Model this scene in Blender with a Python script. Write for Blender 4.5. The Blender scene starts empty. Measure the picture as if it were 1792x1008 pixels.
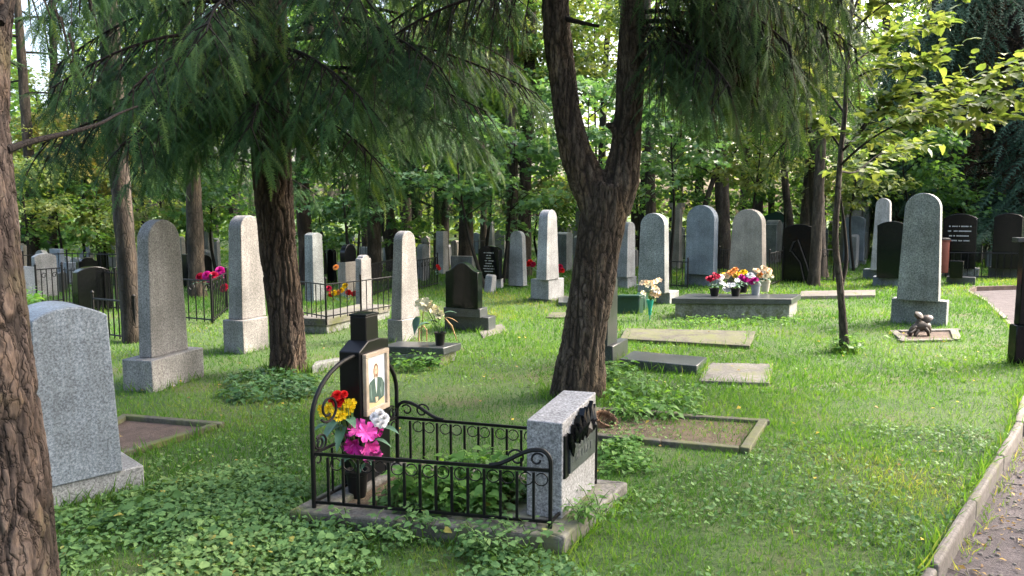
import bpy, bmesh, math, random
import numpy as np
from mathutils import Vector, Matrix, noise as mnoise
random.seed(7)
rng = np.random.default_rng(7)
R = math.radians
SC = bpy.context.scene
COL = SC.collection

# ------------------------------------------------------------------ camera, world, sun, exposure
CAM_H = 1.6
PITCH = R(5.9)
FPX = 1294.0
cd = bpy.data.cameras.new('camera'); cam = bpy.data.objects.new('camera', cd); COL.objects.link(cam)
cam.location = (0, 0, CAM_H); cam.rotation_euler = (math.pi/2 - PITCH, 0, 0)
cd.sensor_width = 36; cd.lens = 36*FPX/1792; cd.clip_start = 0.05; cd.clip_end = 600
SC.camera = cam

SUN_EL, SUN_AZ = 42.0, 20.0            # azimuth measured from +X towards +Y
world = bpy.data.worlds.new('World'); SC.world = world; world.use_nodes = True
wn = world.node_tree.nodes; wl_ = world.node_tree.links
sky = wn.new('ShaderNodeTexSky'); sky.sky_type = 'NISHITA'; sky.sun_disc = False
sky.sun_elevation = R(SUN_EL); sky.sun_rotation = R(90 - SUN_AZ)
sky.air_density = 1.0; sky.dust_density = 7.0; sky.ozone_density = 0.5
bg = wn['Background']; bg.inputs[1].default_value = 0.15
wl_.new(sky.outputs[0], bg.inputs[0])

sd = bpy.data.lights.new('sun', 'SUN'); sun = bpy.data.objects.new('sun', sd); COL.objects.link(sun)
sd.energy = 0.95; sd.angle = R(13); sd.color = (1.0, 0.97, 0.93)
_s = Vector((math.cos(R(SUN_AZ))*math.cos(R(SUN_EL)), math.sin(R(SUN_AZ))*math.cos(R(SUN_EL)), math.sin(R(SUN_EL))))
sun.rotation_euler = (-_s).to_track_quat('-Z', 'Y').to_euler(); sun.location = (30, 5, 30)

vs = SC.view_settings
vs.view_transform = 'Standard'; vs.look = 'None'; vs.gamma = 1.0; vs.use_curve_mapping = False
vs.exposure = 2.75
cy = SC.cycles
cy.max_bounces = 7; cy.diffuse_bounces = 4; cy.glossy_bounces = 2; cy.transmission_bounces = 4; cy.transparent_max_bounces = 4
cy.use_denoising = True; cy.sample_clamp_indirect = 6.0

# ------------------------------------------------------------------ helpers
CP, SP = math.cos(PITCH), math.sin(PITCH)
def ray(px, py):
    u = (px-896)/FPX; v = (504-py)/FPX
    return u, CP+v*SP, -SP+v*CP
def G(px, py, z=0.0):
    "world point at height z seen at pixel (1792x1008 frame)"
    dx, dy, dz = ray(px, py); t = (z-CAM_H)/dz
    return Vector((t*dx, t*dy, z))
def P(px, py, Y):
    "world point at forward distance Y seen at pixel"
    dx, dy, dz = ray(px, py); t = Y/dy
    return Vector((t*dx, Y, CAM_H+t*dz))
def m_per_px(Y): return Y/FPX

def tag(o, label=None, cat=None, group=None, kind=None):
    if label: o['label'] = label
    if cat: o['category'] = cat
    if group: o['group'] = group
    if kind: o['kind'] = kind
    return o
def empty(name, loc=(0, 0, 0), rz=0.0):
    o = bpy.data.objects.new(name, None); COL.objects.link(o)
    o.location = loc; o.rotation_euler = (0, 0, rz); o.empty_display_size = 0.1
    return o
def link(name, me, parent=None, loc=None):
    o = bpy.data.objects.new(name, me); COL.objects.link(o)
    if parent: o.parent = parent
    if loc is not None: o.location = loc
    return o
def finish(me, smooth_angle=None):
    if smooth_angle is not None:
        me.polygons.foreach_set('use_smooth', np.ones(len(me.polygons), bool))
        me.set_sharp_from_angle(angle=R(smooth_angle))
    me.update()
def mesh_np(name, V, F, mat, tint=None, smooth=False):
    "F: (m,k) int array"
    me = bpy.data.meshes.new(name)
    V = np.ascontiguousarray(V, np.float32); F = np.ascontiguousarray(F, np.int32)
    k = F.shape[1]
    me.vertices.add(len(V)); me.vertices.foreach_set('co', V.ravel())
    me.loops.add(F.size); me.loops.foreach_set('vertex_index', F.ravel())
    me.polygons.add(len(F)); me.polygons.foreach_set('loop_start', np.arange(0, F.size, k, dtype=np.int32))
    if smooth: me.polygons.foreach_set('use_smooth', np.ones(len(F), bool))
    me.materials.append(mat)
    if tint is not None:
        a = me.attributes.new('tint', 'FLOAT', 'POINT'); a.data.foreach_set('value', np.ascontiguousarray(tint, np.float32))
    me.update(calc_edges=True)
    return me

class MB:
    "mesh collector"
    def __init__(s): s.v = []; s.f = []; s.mi = []
    def add(s, V, F, mi=0):
        n = len(s.v); s.v += [tuple(p) for p in V]; s.f += [tuple(i+n for i in f) for f in F]; s.mi += [mi]*len(F)
    def hexa(s, b, t, mi=0):
        "b,t: four bottom / four top points, counter-clockwise from above"
        s.add(list(b)+list(t), [(3, 2, 1, 0), (4, 5, 6, 7), (0, 1, 5, 4), (1, 2, 6, 5), (2, 3, 7, 6), (3, 0, 4, 7)], mi)
    def box(s, c, d, rz=0, mi=0):
        cx, cy_, cz = c; a, b, h = d[0]/2, d[1]/2, d[2]/2; co, si = math.cos(rz), math.sin(rz)
        q = [(-a, -b), (a, -b), (a, b), (-a, b)]
        q = [(cx+x*co-y*si, cy_+x*si+y*co) for x, y in q]
        s.hexa([(x, y, cz-h) for x, y in q], [(x, y, cz+h) for x, y in q], mi)
    def tube(s, pts, r, n=6, mi=0, cap=True):
        pts = [Vector(p) for p in pts]; m = len(pts)
        rr = r if hasattr(r, '__len__') else [r]*m
        V = []; prev = None
        for i, p in enumerate(pts):
            d = (pts[min(i+1, m-1)]-pts[max(i-1, 0)]); d = d.normalized() if d.length > 1e-9 else Vector((0, 0, 1))
            if prev is None:
                a = d.cross(Vector((0.31, 0.87, 0.1))); a = a if a.length > .05 else d.cross(Vector((1, 0, 0)))
            else: a = prev - d*prev.dot(d)
            a.normalize(); prev = a; b = d.cross(a)
            for j in range(n):
                t = 2*math.pi*(j+.5)/n; V.append(p+(a*math.cos(t)+b*math.sin(t))*rr[i])
        F = [(i*n+j, i*n+(j+1) % n, (i+1)*n+(j+1) % n, (i+1)*n+j) for i in range(m-1) for j in range(n)]
        if cap: F += [tuple(range(n))[::-1], tuple((m-1)*n+j for j in range(n))]
        s.add(V, F, mi)
    def lathe(s, prof, c=(0, 0, 0), n=16, mi=0, sx=1, sy=1):
        V = [(c[0]+r*sx*math.cos(2*math.pi*j/n), c[1]+r*sy*math.sin(2*math.pi*j/n), c[2]+z) for r, z in prof for j in range(n)]
        F = [(i*n+j, i*n+(j+1) % n, (i+1)*n+(j+1) % n, (i+1)*n+j) for i in range(len(prof)-1) for j in range(n)]
        F += [tuple(range(n))[::-1], tuple((len(prof)-1)*n+j for j in range(n))]
        s.add(V, F, mi)
    def mesh(s, name, mats, smooth=None):
        me = bpy.data.meshes.new(name); me.from_pydata(s.v, [], s.f)
        for m in (mats if isinstance(mats, (list, tuple)) else [mats]): me.materials.append(m)
        if len(me.materials) > 1: me.polygons.foreach_set('material_index', s.mi)
        finish(me, smooth); return me
    def build(s, name, mats, parent=None, smooth=None, bevel=None, loc=None):
        o = link(name, s.mesh(name, mats, smooth), parent, loc)
        if bevel:
            b = o.modifiers.new('edge', 'BEVEL'); b.width = bevel; b.segments = 2; b.limit_method = 'ANGLE'; b.angle_limit = R(40); b.harden_normals = False
        return o

FOOT = []        # footprints without grass
def foot(pts): FOOT.append(np.array([(p[0], p[1]) for p in pts]))
def in_poly(x, y, poly):
    ins = np.zeros(len(x), bool); n = len(poly); j = n-1
    for i in range(n):
        xi, yi = poly[i]; xj, yj = poly[j]
        c = ((yi > y) != (yj > y)) & (x < (xj-xi)*(y-yi)/((yj-yi) if abs(yj-yi) > 1e-9 else 1e-9)+xi)
        ins ^= c; j = i
    return ins

_ng = rng.random((64, 64))
def vnoise(x, y, s):
    x = np.asarray(x)*s+100; y = np.asarray(y)*s+100
    ix = np.floor(x).astype(int); iy = np.floor(y).astype(int); fx = x-ix; fy = y-iy
    fx = fx*fx*(3-2*fx); fy = fy*fy*(3-2*fy)
    g = lambda a, b: _ng[a % 64, b % 64]
    return (g(ix, iy)*(1-fx)+g(ix+1, iy)*fx)*(1-fy)+(g(ix, iy+1)*(1-fx)+g(ix+1, iy+1)*fx)*fy

# ------------------------------------------------------------------ materials
def newmat(name):
    m = bpy.data.materials.new(name); m.use_nodes = True
    nt = m.node_tree; p = nt.nodes['Principled BSDF']; return m, nt, p
def ramp(nt, stops):
    r = nt.nodes.new('ShaderNodeValToRGB'); e = r.color_ramp.elements
    while len(e) < len(stops): e.new(0.5)
    for q, (pos, c) in zip(e, stops): q.position = pos; q.color = (*c, 1)
    return r
def tex(nt, kind, scale, detail=3, rough=.55, coord='Object', vec=None, map_scale=None):
    t = nt.nodes.new('ShaderNodeTex'+kind); t.inputs['Scale'].default_value = scale
    if kind == 'Noise': t.inputs['Detail'].default_value = detail; t.inputs['Roughness'].default_value = rough
    tc = nt.nodes.new('ShaderNodeTexCoord'); src = tc.outputs[coord]
    if map_scale:
        mp = nt.nodes.new('ShaderNodeMapping'); mp.inputs['Scale'].default_value = map_scale
        nt.links.new(src, mp.inputs[0]); src = mp.outputs[0]
    nt.links.new(src, t.inputs['Vector']); return t
def mix(nt, a, b, fac, mode='MIX'):
    m = nt.nodes.new('ShaderNodeMix'); m.data_type = 'RGBA'; m.blend_type = mode
    for sock, val in ((m.inputs[6], a), (m.inputs[7], b), (m.inputs[0], fac)):
        if hasattr(val, 'node'): nt.links.new(val, sock)
        elif isinstance(val, tuple): sock.default_value = (*val, 1)
        else: sock.default_value = val
    return m.outputs[2]
def bump(nt, p, h, strength=.3, dist=.01):
    b = nt.nodes.new('ShaderNodeBump'); b.inputs['Strength'].default_value = strength; b.inputs['Distance'].default_value = dist
    nt.links.new(h, b.inputs['Height']); nt.links.new(b.outputs[0], p.inputs['Normal'])

def granite(name, dark, mid, light, scale=90, rough=.55, stain=.36, moss=0.0, fleck=True):
    m, nt, p = newmat(name)
    n1 = tex(nt, 'Noise', scale, 4, .75); r1 = ramp(nt, [(.36, dark), (.5, mid), (.64, light)]); nt.links.new(n1.outputs[0], r1.inputs[0])
    col = r1.outputs[0]
    if fleck:
        v = tex(nt, 'Voronoi', scale*.9); r2 = ramp(nt, [(.0, (1, 1, 1)), (.22, (0, 0, 0))]); nt.links.new(v.outputs[0], r2.inputs[0])
        col = mix(nt, col, tuple(c*.6 for c in dark), mix(nt, (0, 0, 0), (.75, .75, .75), r2.outputs[0]))
    n2 = tex(nt, 'Noise', 2.2, 5, .6); r3 = ramp(nt, [(.35, (1-stain,)*3), (.65, (1+stain*.4,)*3)]); nt.links.new(n2.outputs[0], r3.inputs[0])
    col = mix(nt, col, r3.outputs[0], 1.0, 'MULTIPLY')
    mp = tex(nt, 'Noise', 1.0, 4, .6, map_scale=(14, 14, .9)); r4 = ramp(nt, [(.42, (.78, .77, .74)), (.58, (1, 1, 1))]); nt.links.new(mp.outputs[0], r4.inputs[0])
    col = mix(nt, col, r4.outputs[0], stain*1.6, 'MULTIPLY')
    if moss:
        n3 = tex(nt, 'Noise', 5, 6, .7); r5 = ramp(nt, [(.56-moss*.25, (0, 0, 0)), (.66, (1, 1, 1))]); nt.links.new(n3.outputs[0], r5.inputs[0])
        col = mix(nt, col, (.085, .095, .03), r5.outputs[0])
    nt.links.new(col, p.inputs['Base Color']); p.inputs['Roughness'].default_value = rough; p.inputs['Specular IOR Level'].default_value = .22 if max(mid) < .01 else .4
    bump(nt, p, n1.outputs[0], .25 if rough > .3 else .03, .004)
    return m
def paint(name, col, rough=.4, spec=.5, noise=.15, metal=0.0):
    m, nt, p = newmat(name)
    n = tex(nt, 'Noise', 18, 4, .6); r = ramp(nt, [(.3, tuple(c*(1-noise) for c in col)), (.7, tuple(min(1, c*(1+noise)) for c in col))])
    nt.links.new(n.outputs[0], r.inputs[0]); nt.links.new(r.outputs[0], p.inputs['Base Color'])
    p.inputs['Roughness'].default_value = rough; p.inputs['Specular IOR Level'].default_value = spec; p.inputs['Metallic'].default_value = metal
    bump(nt, p, n.outputs[0], .1, .003)
    return m
def foliage(name, stops, trans=.4, rough=.5, spec=.3, tcol=1.5):
    "stops: colours over the per-leaf attribute 'tint' 0..1"
    m, nt, p = newmat(name)
    a = nt.nodes.new('ShaderNodeAttribute'); a.attribute_name = 'tint'
    r = ramp(nt, stops); nt.links.new(a.outputs['Fac'], r.inputs[0])
    n = tex(nt, 'Noise', 9, 2); rr = ramp(nt, [(.3, (.8, .82, .8)), (.7, (1.12, 1.1, 1.05))]); nt.links.new(n.outputs[0], rr.inputs[0])
    c = mix(nt, r.outputs[0], rr.outputs[0], 1.0, 'MULTIPLY')
    nt.links.new(c, p.inputs['Base Color']); p.inputs['Roughness'].default_value = rough; p.inputs['Specular IOR Level'].default_value = spec
    if trans > 0:
        t = nt.nodes.new('ShaderNodeBsdfTranslucent')
        tc = mix(nt, c, (1.25*tcol, 1.2*tcol, .55*tcol), 1.0, 'MULTIPLY'); nt.links.new(tc, t.inputs[0])
        ms = nt.nodes.new('ShaderNodeMixShader'); ms.inputs[0].default_value = trans
        nt.links.new(p.outputs[0], ms.inputs[1]); nt.links.new(t.outputs[0], ms.inputs[2])
        nt.links.new(ms.outputs[0], nt.nodes['Material Output'].inputs[0])
    return m
def bark(name, dark, mid, light, scale=9, lichen=None, stretch=.22):
    m, nt, p = newmat(name)
    n1 = tex(nt, 'Noise', scale, 6, .7, map_scale=(1, 1, stretch)); r1 = ramp(nt, [(.3, dark), (.5, mid), (.72, light)]); nt.links.new(n1.outputs[0], r1.inputs[0])
    n2 = tex(nt, 'Noise', scale*7, 4, .7, map_scale=(1, 1, .35)); r2 = ramp(nt, [(.3, (.55, .55, .55)), (.7, (1.25, 1.2, 1.15))]); nt.links.new(n2.outputs[0], r2.inputs[0])
    col = mix(nt, r1.outputs[0], r2.outputs[0], 1.0, 'MULTIPLY')
    if lichen:
        n3 = tex(nt, 'Noise', 2.6, 5, .65); r3 = ramp(nt, [(.52, (0, 0, 0)), (.66, (.8, .8, .8))]); nt.links.new(n3.outputs[0], r3.inputs[0])
        col = mix(nt, col, lichen, r3.outputs[0])
    n4 = tex(nt, 'Noise', 5.5, 5, .7, map_scale=(1, 1, .5)); r4 = ramp(nt, [(.38, (.8, .78, .8)), (.5, (1, 1, 1)), (.64, (1.3, 1.17, .98))]); nt.links.new(n4.outputs[0], r4.inputs[0])
    col = mix(nt, col, r4.outputs[0], .85, 'MULTIPLY')
    ve = nt.nodes.new('ShaderNodeTexVoronoi'); ve.feature = 'DISTANCE_TO_EDGE'; ve.inputs['Scale'].default_value = scale*3.2
    mpv = nt.nodes.new('ShaderNodeMapping'); mpv.inputs['Scale'].default_value = (1, 1, .24); tcv = nt.nodes.new('ShaderNodeTexCoord')
    nd = tex(nt, 'Noise', scale*1.5, 3); ad = nt.nodes.new('ShaderNodeMix'); ad.data_type = 'VECTOR'; ad.inputs[0].default_value = .07
    nt.links.new(tcv.outputs['Object'], ad.inputs[4]); nt.links.new(nd.outputs[1], ad.inputs[5]); nt.links.new(ad.outputs[1], mpv.inputs[0]); nt.links.new(mpv.outputs[0], ve.inputs['Vector'])
    rv = ramp(nt, [(0, (.42, .40, .39)), (.05, (.82, .81, .80)), (.16, (1.06, 1.06, 1.06))]); nt.links.new(ve.outputs['Distance'], rv.inputs[0])
    col = mix(nt, col, rv.outputs[0], .9, 'MULTIPLY')
    a = nt.nodes.new('ShaderNodeAttribute'); a.attribute_name = 'tint'      # depth of the fissure: colour darkens down in it and in the trunk hollow
    col = mix(nt, tuple(c*.5 for c in dark), col, a.outputs['Fac'])
    nt.links.new(col, p.inputs['Base Color']); p.inputs['Roughness'].default_value = .9; p.inputs['Specular IOR Level'].default_value = .2
    bump(nt, p, mix(nt, n2.outputs[1], rv.outputs[0], .65), 1.0, .014)
    return m

M = {}
M['granite_pink'] = granite('pinkish_granite', (.085, .082, .08), (.205, .199, .195), (.325, .316, .308), 75)
M['granite_grey'] = granite('grey_granite', (.09, .094, .095), (.22, .225, .23), (.345, .35, .355), 80)
M['granite_blue'] = granite('bluish_granite', (.065, .08, .098), (.145, .172, .205), (.25, .285, .325), 85)
M['granite_dark'] = granite('dark_grey_granite', (.07, .08, .08), (.18, .195, .195), (.31, .33, .33), 60)
M['granite_brown'] = granite('brownish_granite', (.12, .105, .09), (.25, .225, .195), (.37, .335, .30), 80)
M['granite_pale'] = granite('pale_granite', (.16, .155, .15), (.34, .335, .325), (.47, .46, .45), 70)
M['granite_hero'] = granite('mottled_granite', (.10, .10, .105), (.225, .225, .235), (.38, .38, .39), 75, stain=.2)
M['black_polish'] = granite('polished_black_granite', (.002, .0025, .003), (.004, .0045, .005), (.008, .009, .010), 120, .14, .1, fleck=False)
M['black_green'] = granite('polished_dark_green_granite', (.002, .0035, .003), (.004, .007, .0055), (.008, .013, .010), 120, .12, .1, fleck=False)
M['slab_grey'] = granite('polished_grey_slab', (.022, .025, .028), (.05, .056, .06), (.09, .098, .105), 110, .28, .3)
M['concrete'] = granite('weathered_concrete', (.075, .070, .063), (.125, .118, .107), (.18, .172, .157), 40, .85, .4, moss=.25, fleck=False)
M['concrete_mossy'] = granite('mossy_concrete', (.045, .042, .032), (.078, .073, .058), (.118, .11, .09), 30, .9, .4, moss=.55, fleck=False)
M['block'] = granite('plinth_concrete', (.12, .125, .115), (.19, .195, .185), (.27, .275, .26), 35, .8, .35, moss=.15, fleck=False)
M['kerb'] = granite('kerb_concrete', (.08, .071, .064), (.128, .114, .105), (.18, .163, .15), 40, .85, .3, moss=.1, fleck=False)
M['iron'] = paint('black_iron_paint', (.003, .003, .0035), .5, .25, .3)
M['black_paint'] = paint('black_gloss_paint', (.0035, .0035, .005), .3, .35, .2)
M['letter'] = paint('pale_lettering', (.45, .45, .43), .6, .3, .1)
M['dim_letter'] = paint('dull_metal_lettering', (.075, .08, .082), .35, .4, .2)
M['wood_frame'] = paint('pale_wood_frame', (.33, .265, .20), .5, .4, .25)
M['mat_board'] = paint('pale_picture_board', (.62, .65, .66), .5, .3, .05)
M['robe'] = paint('green_robe_print', (.05, .09, .075), .5, .3, .3)
M['fold_print'] = paint('pale_fold_print', (.16, .22, .19), .5, .3, .3)
M['skin_print'] = paint('skin_print', (.55, .38, .26), .5, .3, .1)
M['halo_print'] = paint('halo_print', (.42, .40, .36), .5, .3, .1)
M['hair_print'] = paint('hair_print', (.16, .09, .05), .5, .3, .2)
M['ochre_print'] = paint('ochre_print', (.48, .36, .20), .5, .3, .2)
M['white_print'] = paint('white_print', (.72, .71, .66), .5, .3, .05)
M['plastic_black'] = paint('black_plastic', (.004, .004, .0045), .45, .3, .2)
M['plastic_grey'] = paint('grey_plastic', (.22, .24, .26), .5, .4, .1)
M['plastic_beige'] = paint('beige_plastic', (.42, .38, .30), .5, .4, .1)
M['plastic_green'] = paint('dark_green_plastic', (.012, .045, .032), .4, .4, .15)
M['plastic_teal'] = paint('teal_plastic', (.02, .27, .20), .4, .4, .1)
M['bin_red'] = paint('red_brown_paint', (.16, .045, .03), .6, .3, .15)
M['wicker'] = paint('wicker_straw', (.15, .085, .05), .8, .2, .35)
M['bronze'] = paint('brown_bronze', (.045, .033, .025), .5, .4, .3)
M['dry_leaf'] = paint('dry_brown_leaf', (.30, .19, .09), .7, .2, .2)
M['stem'] = paint('green_stem', (.07, .13, .03), .6, .3, .2)
for k, c in dict(red=(.55, .008, .008), yellow=(.75, .50, .006), magenta=(.50, .015, .24), pink=(.70, .09, .38), white=(.72, .70, .70), cream=(.74, .56, .36), orange=(.68, .30, .08), ivory=(.66, .60, .42), crimson=(.42, .01, .05)).items():
    mm, nt_, p_ = newmat(k+'_petal')
    n_ = tex(nt_, 'Noise', 40, 3); r_ = ramp(nt_, [(.3, tuple(x*.75 for x in c)), (.7, tuple(min(1, x*1.15) for x in c))]); nt_.links.new(n_.outputs[0], r_.inputs[0])
    nt_.links.new(r_.outputs[0], p_.inputs['Base Color']); p_.inputs['Roughness'].default_value = .6; p_.inputs['Specular IOR Level'].default_value = .25
    M[k] = mm
# foliage
M['grass'] = foliage('grass_blades', [(0, (.036, .10, .018)), (.35, (.062, .15, .025)), (.7, (.105, .19, .034)), (1, (.20, .20, .07))], .4, .6, .2, 1.7)
M['cover'] = foliage('low_leaves', [(0, (.05, .118, .042)), (.5, (.105, .20, .068)), (.85, (.175, .265, .10)), (1, (.30, .27, .07))], .3, .6, .18, 1.3)
M['bigleaf'] = foliage('broad_plant_leaves', [(0, (.05, .13, .03)), (.5, (.09, .20, .045)), (1, (.15, .26, .065))], .42, .5, .25, 1.5)
M['darkleaf'] = foliage('dark_low_leaves', [(0, (.026, .07, .025)), (.6, (.045, .115, .038)), (1, (.08, .155, .05))], .25, .45, .35, 1.3)
M['needle'] = foliage('conifer_needles', [(0, (.012, .032, .013)), (.45, (.029, .070, .026)), (.8, (.054, .108, .038)), (1, (.11, .165, .04))], .3, .65, .12, 1.5)
M['needle_grey'] = foliage('grey_green_needles', [(0, (.016, .032, .014)), (.5, (.034, .066, .027)), (1, (.068, .118, .040))], .3, .65, .1, 1.5)
M['needle_blue'] = foliage('blue_green_needles', [(0, (.018, .038, .022)), (.5, (.042, .084, .050)), (1, (.09, .15, .10))], .15, .6, .15, 1.2)
M['dead'] = foliage('dead_brown_sprays', [(0, (.03, .02, .012)), (1, (.07, .048, .03))], .1, .8, .1)
M['maple_green'] = foliage('green_tree_leaves', [(0, (.04, .10, .032)), (.5, (.068, .15, .045)), (1, (.12, .21, .055))], .48, .5, .3, 1.7)
M['maple_blue'] = foliage('cool_green_leaves', [(0, (.04, .10, .045)), (.6, (.07, .155, .07)), (1, (.12, .21, .10))], .4, .45, .4, 1.7)
M['yellow_green'] = foliage('yellow_green_leaves', [(0, (.07, .125, .035)), (.5, (.125, .18, .055)), (1, (.21, .235, .09))], .42, .5, .3, 1.35)
M['gold'] = foliage('golden_leaves', [(0, (.12, .15, .04)), (.5, (.20, .20, .06)), (1, (.32, .25, .09))], .5, .5, .3, 1.5)
M['far_leaf'] = foliage('far_leaves', [(0, (.036, .088, .028)), (.5, (.075, .145, .042)), (1, (.165, .215, .065))], .5, .55, .2, 1.65)
M['fallen'] = foliage('fallen_leaves', [(0, (.14, .08, .04)), (.5, (.34, .22, .06)), (1, (.55, .42, .05))], .2, .6, .2)
# bark
M['bark_red'] = bark('red_brown_bark', (.024, .018, .016), (.074, .057, .050), (.155, .124, .110), 9, (.085, .072, .040))
M['bark_brown'] = bark('brown_bark', (.028, .020, .016), (.078, .058, .046), (.155, .122, .10), 9)
M['bark_fork'] = bark('ridged_brown_bark', (.030, .022, .016), (.085, .066, .049), (.165, .135, .105), 9)
M['bark_grey'] = bark('grey_brown_bark', (.034, .028, .023), (.084, .072, .062), (.155, .136, .12), 8)
M['bark_far'] = bark('far_trunk_bark', (.03, .026, .02), (.075, .063, .05), (.13, .112, .09), 6)
M['twig'] = bark('twig_bark', (.03, .024, .018), (.06, .048, .036), (.10, .083, .065), 12)
# ground
def ground_mat():
    m, nt, p = newmat('lawn_soil')
    n1 = tex(nt, 'Noise', 1.1, 6, .65); r1 = ramp(nt, [(.32, (.030, .060, .014)), (.5, (.046, .090, .018)), (.62, (.070, .090, .03)), (.74, (.085, .07, .04))]); nt.links.new(n1.outputs[0], r1.inputs[0])
    n2 = tex(nt, 'Noise', 38, 5, .7); r2 = ramp(nt, [(.3, (.45, .5, .4)), (.7, (1.4, 1.35, 1.2))]); nt.links.new(n2.outputs[0], r2.inputs[0])
    c = mix(nt, r1.outputs[0], r2.outputs[0], 1.0, 'MULTIPLY'); nt.links.new(c, p.inputs['Base Color']); p.inputs['Roughness'].default_value = .95
    bump(nt, p, n2.outputs[0], .8, .03); return m
def soil_mat(name, a, b, c_):
    m, nt, p = newmat(name)
    n1 = tex(nt, 'Noise', 7, 7, .72); r1 = ramp(nt, [(.3, a), (.5, b), (.72, c_)]); nt.links.new(n1.outputs[0], r1.inputs[0])
    n2 = tex(nt, 'Voronoi', 60); r2 = ramp(nt, [(.0, (1.5, 1.45, 1.4)), (.3, (.95, .95, .95)), (.7, (.7, .7, .7))]); nt.links.new(n2.outputs[0], r2.inputs[0])
    c = mix(nt, r1.outputs[0], r2.outputs[0], .6, 'MULTIPLY'); nt.links.new(c, p.inputs['Base Color']); p.inputs['Roughness'].default_value = .9
    n3 = tex(nt, 'Noise', 55, 5, .7); bump(nt, p, n3.outputs[0], .8, .02); return m
M['lawn'] = ground_mat()
M['soil'] = soil_mat('bare_soil', (.045, .028, .02), (.085, .055, .04), (.14, .095, .07))
M['soil_straw'] = soil_mat('needle_litter', (.045, .03, .018), (.085, .058, .034), (.15, .11, .06))
M['path'] = soil_mat('path_grit', (.045, .035, .037), (.070, .056, .059), (.115, .094, .098))

# ------------------------------------------------------------------ scatter of leaf templates
def T_leaf4(w=.38, fold=.10, droop=.12):
    V = np.array([(0, 0, 0), (w, .42, fold), (0, 1, -droop), (-w, .42, fold), (0, .45, 0)], float)
    return V, np.array([(0, 1, 4), (1, 2, 4), (2, 3, 4), (3, 0, 4)])
def T_leaf2(w=.36, fold=.10):
    V = np.array([(0, 0, 0), (w, .45, fold), (0, 1, -.1), (-w, .45, fold)], float)
    return V, np.array([(0, 1, 2), (0, 2, 3)])
def T_heart(w=.42):
    V = np.array([(0, .06, 0), (w*.7, -.02, .05), (w, .28, .07), (w*.62, .66, .02), (0, 1, -.16), (-w*.62, .66, .02), (-w, .28, .07), (-w*.7, -.02, .05), (0, .45, .0)], float)
    return V, np.array([(0, 1, 8), (1, 2, 8), (2, 3, 8), (3, 4, 8), (4, 5, 8), (5, 6, 8), (6, 7, 8), (7, 0, 8)])
def T_maple():
    a = [(0, 0), (.16, .10), (.42, .02), (.34, .26), (.52, .52), (.24, .52), (.14, .62), (0, 1)]
    pts = a+[(-x, y) for x, y in a[-2:0:-1]]
    V = np.array([(x, y, .10*abs(x)-.12*y*y) for x, y in pts]+[(0, .38, 0)], float); n = len(pts)
    return V, np.array([(i, (i+1) % n, n) for i in range(n)])
def T_blade(w=.055):
    V = np.array([(-w, 0, 0), (w, 0, 0), (w*.75, .5, .08), (-w*.75, .5, .08), (0, 1, .35)], float)
    return V, np.array([(0, 1, 2), (0, 2, 3), (3, 2, 4)])
def T_blade1(w=.07):
    V = np.array([(-w, 0, 0), (w, 0, 0), (0, 1, .25)], float)
    return V, np.array([(0, 1, 2)])
def T_frond(n=25, wl=.21, bend=.26, nw=.0135):
    V = []; F = []
    def ax(t): return np.array((0, t, -bend*t*t))
    for i in range(n):
        t = .04+.94*i/(n-1)
        L = wl*min(1, .35+2.2*t)*max(.18, (1-t)**.55)
        for s in (-1, 1):
            b = ax(t); k = len(V)
            ang = R(58+14*math.sin(i*2.4+s)); d = np.array((s*math.sin(ang), math.cos(ang), -.18+.10*math.sin(i*3.7+s*2)))
            V += [b+np.array((0, -nw, 0)), b+np.array((0, nw, 0)), b+d*L]; F.append((k, k+1, k+2))
    k = len(V); m = 4
    for i in range(m+1):
        b = ax(i/m); w = .012*(1-.7*i/m); V += [b+np.array((-w, 0, .003)), b+np.array((w, 0, .003))]
    for i in range(m): F += [(k+2*i, k+2*i+1, k+2*i+3), (k+2*i, k+2*i+3, k+2*i+2)]
    return np.array(V), np.array(F)

def basis(d, up):
    "rotation matrices with local Y along d, Z near up"
    d = d/np.linalg.norm(d, axis=1, keepdims=True)
    x = np.cross(d, up); l = np.linalg.norm(x, axis=1, keepdims=True)
    x = np.where(l < 1e-4, np.array([[1., 0, 0]]), x/np.maximum(l, 1e-4)); z = np.cross(x, d)
    return np.stack([x, d, z], axis=2)
def scatter(T, pos, rot, scale, tint):
    tv, tf = T; N = len(pos); scale = np.asarray(scale, float)
    s = scale[:, None, None] if scale.ndim == 1 else scale[:, None, :]
    v = np.einsum('nij,nkj->nki', rot, tv[None]*s)+pos[:, None, :]
    f = tf[None]+(np.arange(N)*len(tv))[:, None, None]
    return v.reshape(-1, 3), f.reshape(-1, tf.shape[1]), np.repeat(tint, len(tv))
def merge(parts):
    V = []; F = []; Tn = []; n = 0
    for v, f, t in parts:
        V.append(v); F.append(f+n); Tn.append(t); n += len(v)
    return np.concatenate(V), np.concatenate(F), np.concatenate(Tn)
def rdir(n, zmu=0, zs=.5):
    a = rng.uniform(0, 2*math.pi, n); z = rng.normal(zmu, zs, n)
    return np.stack([np.cos(a), np.sin(a), z], 1)
def rup(n, s=.45): return np.stack([rng.normal(0, s, n), rng.normal(0, s, n), np.ones(n)], 1)

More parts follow.
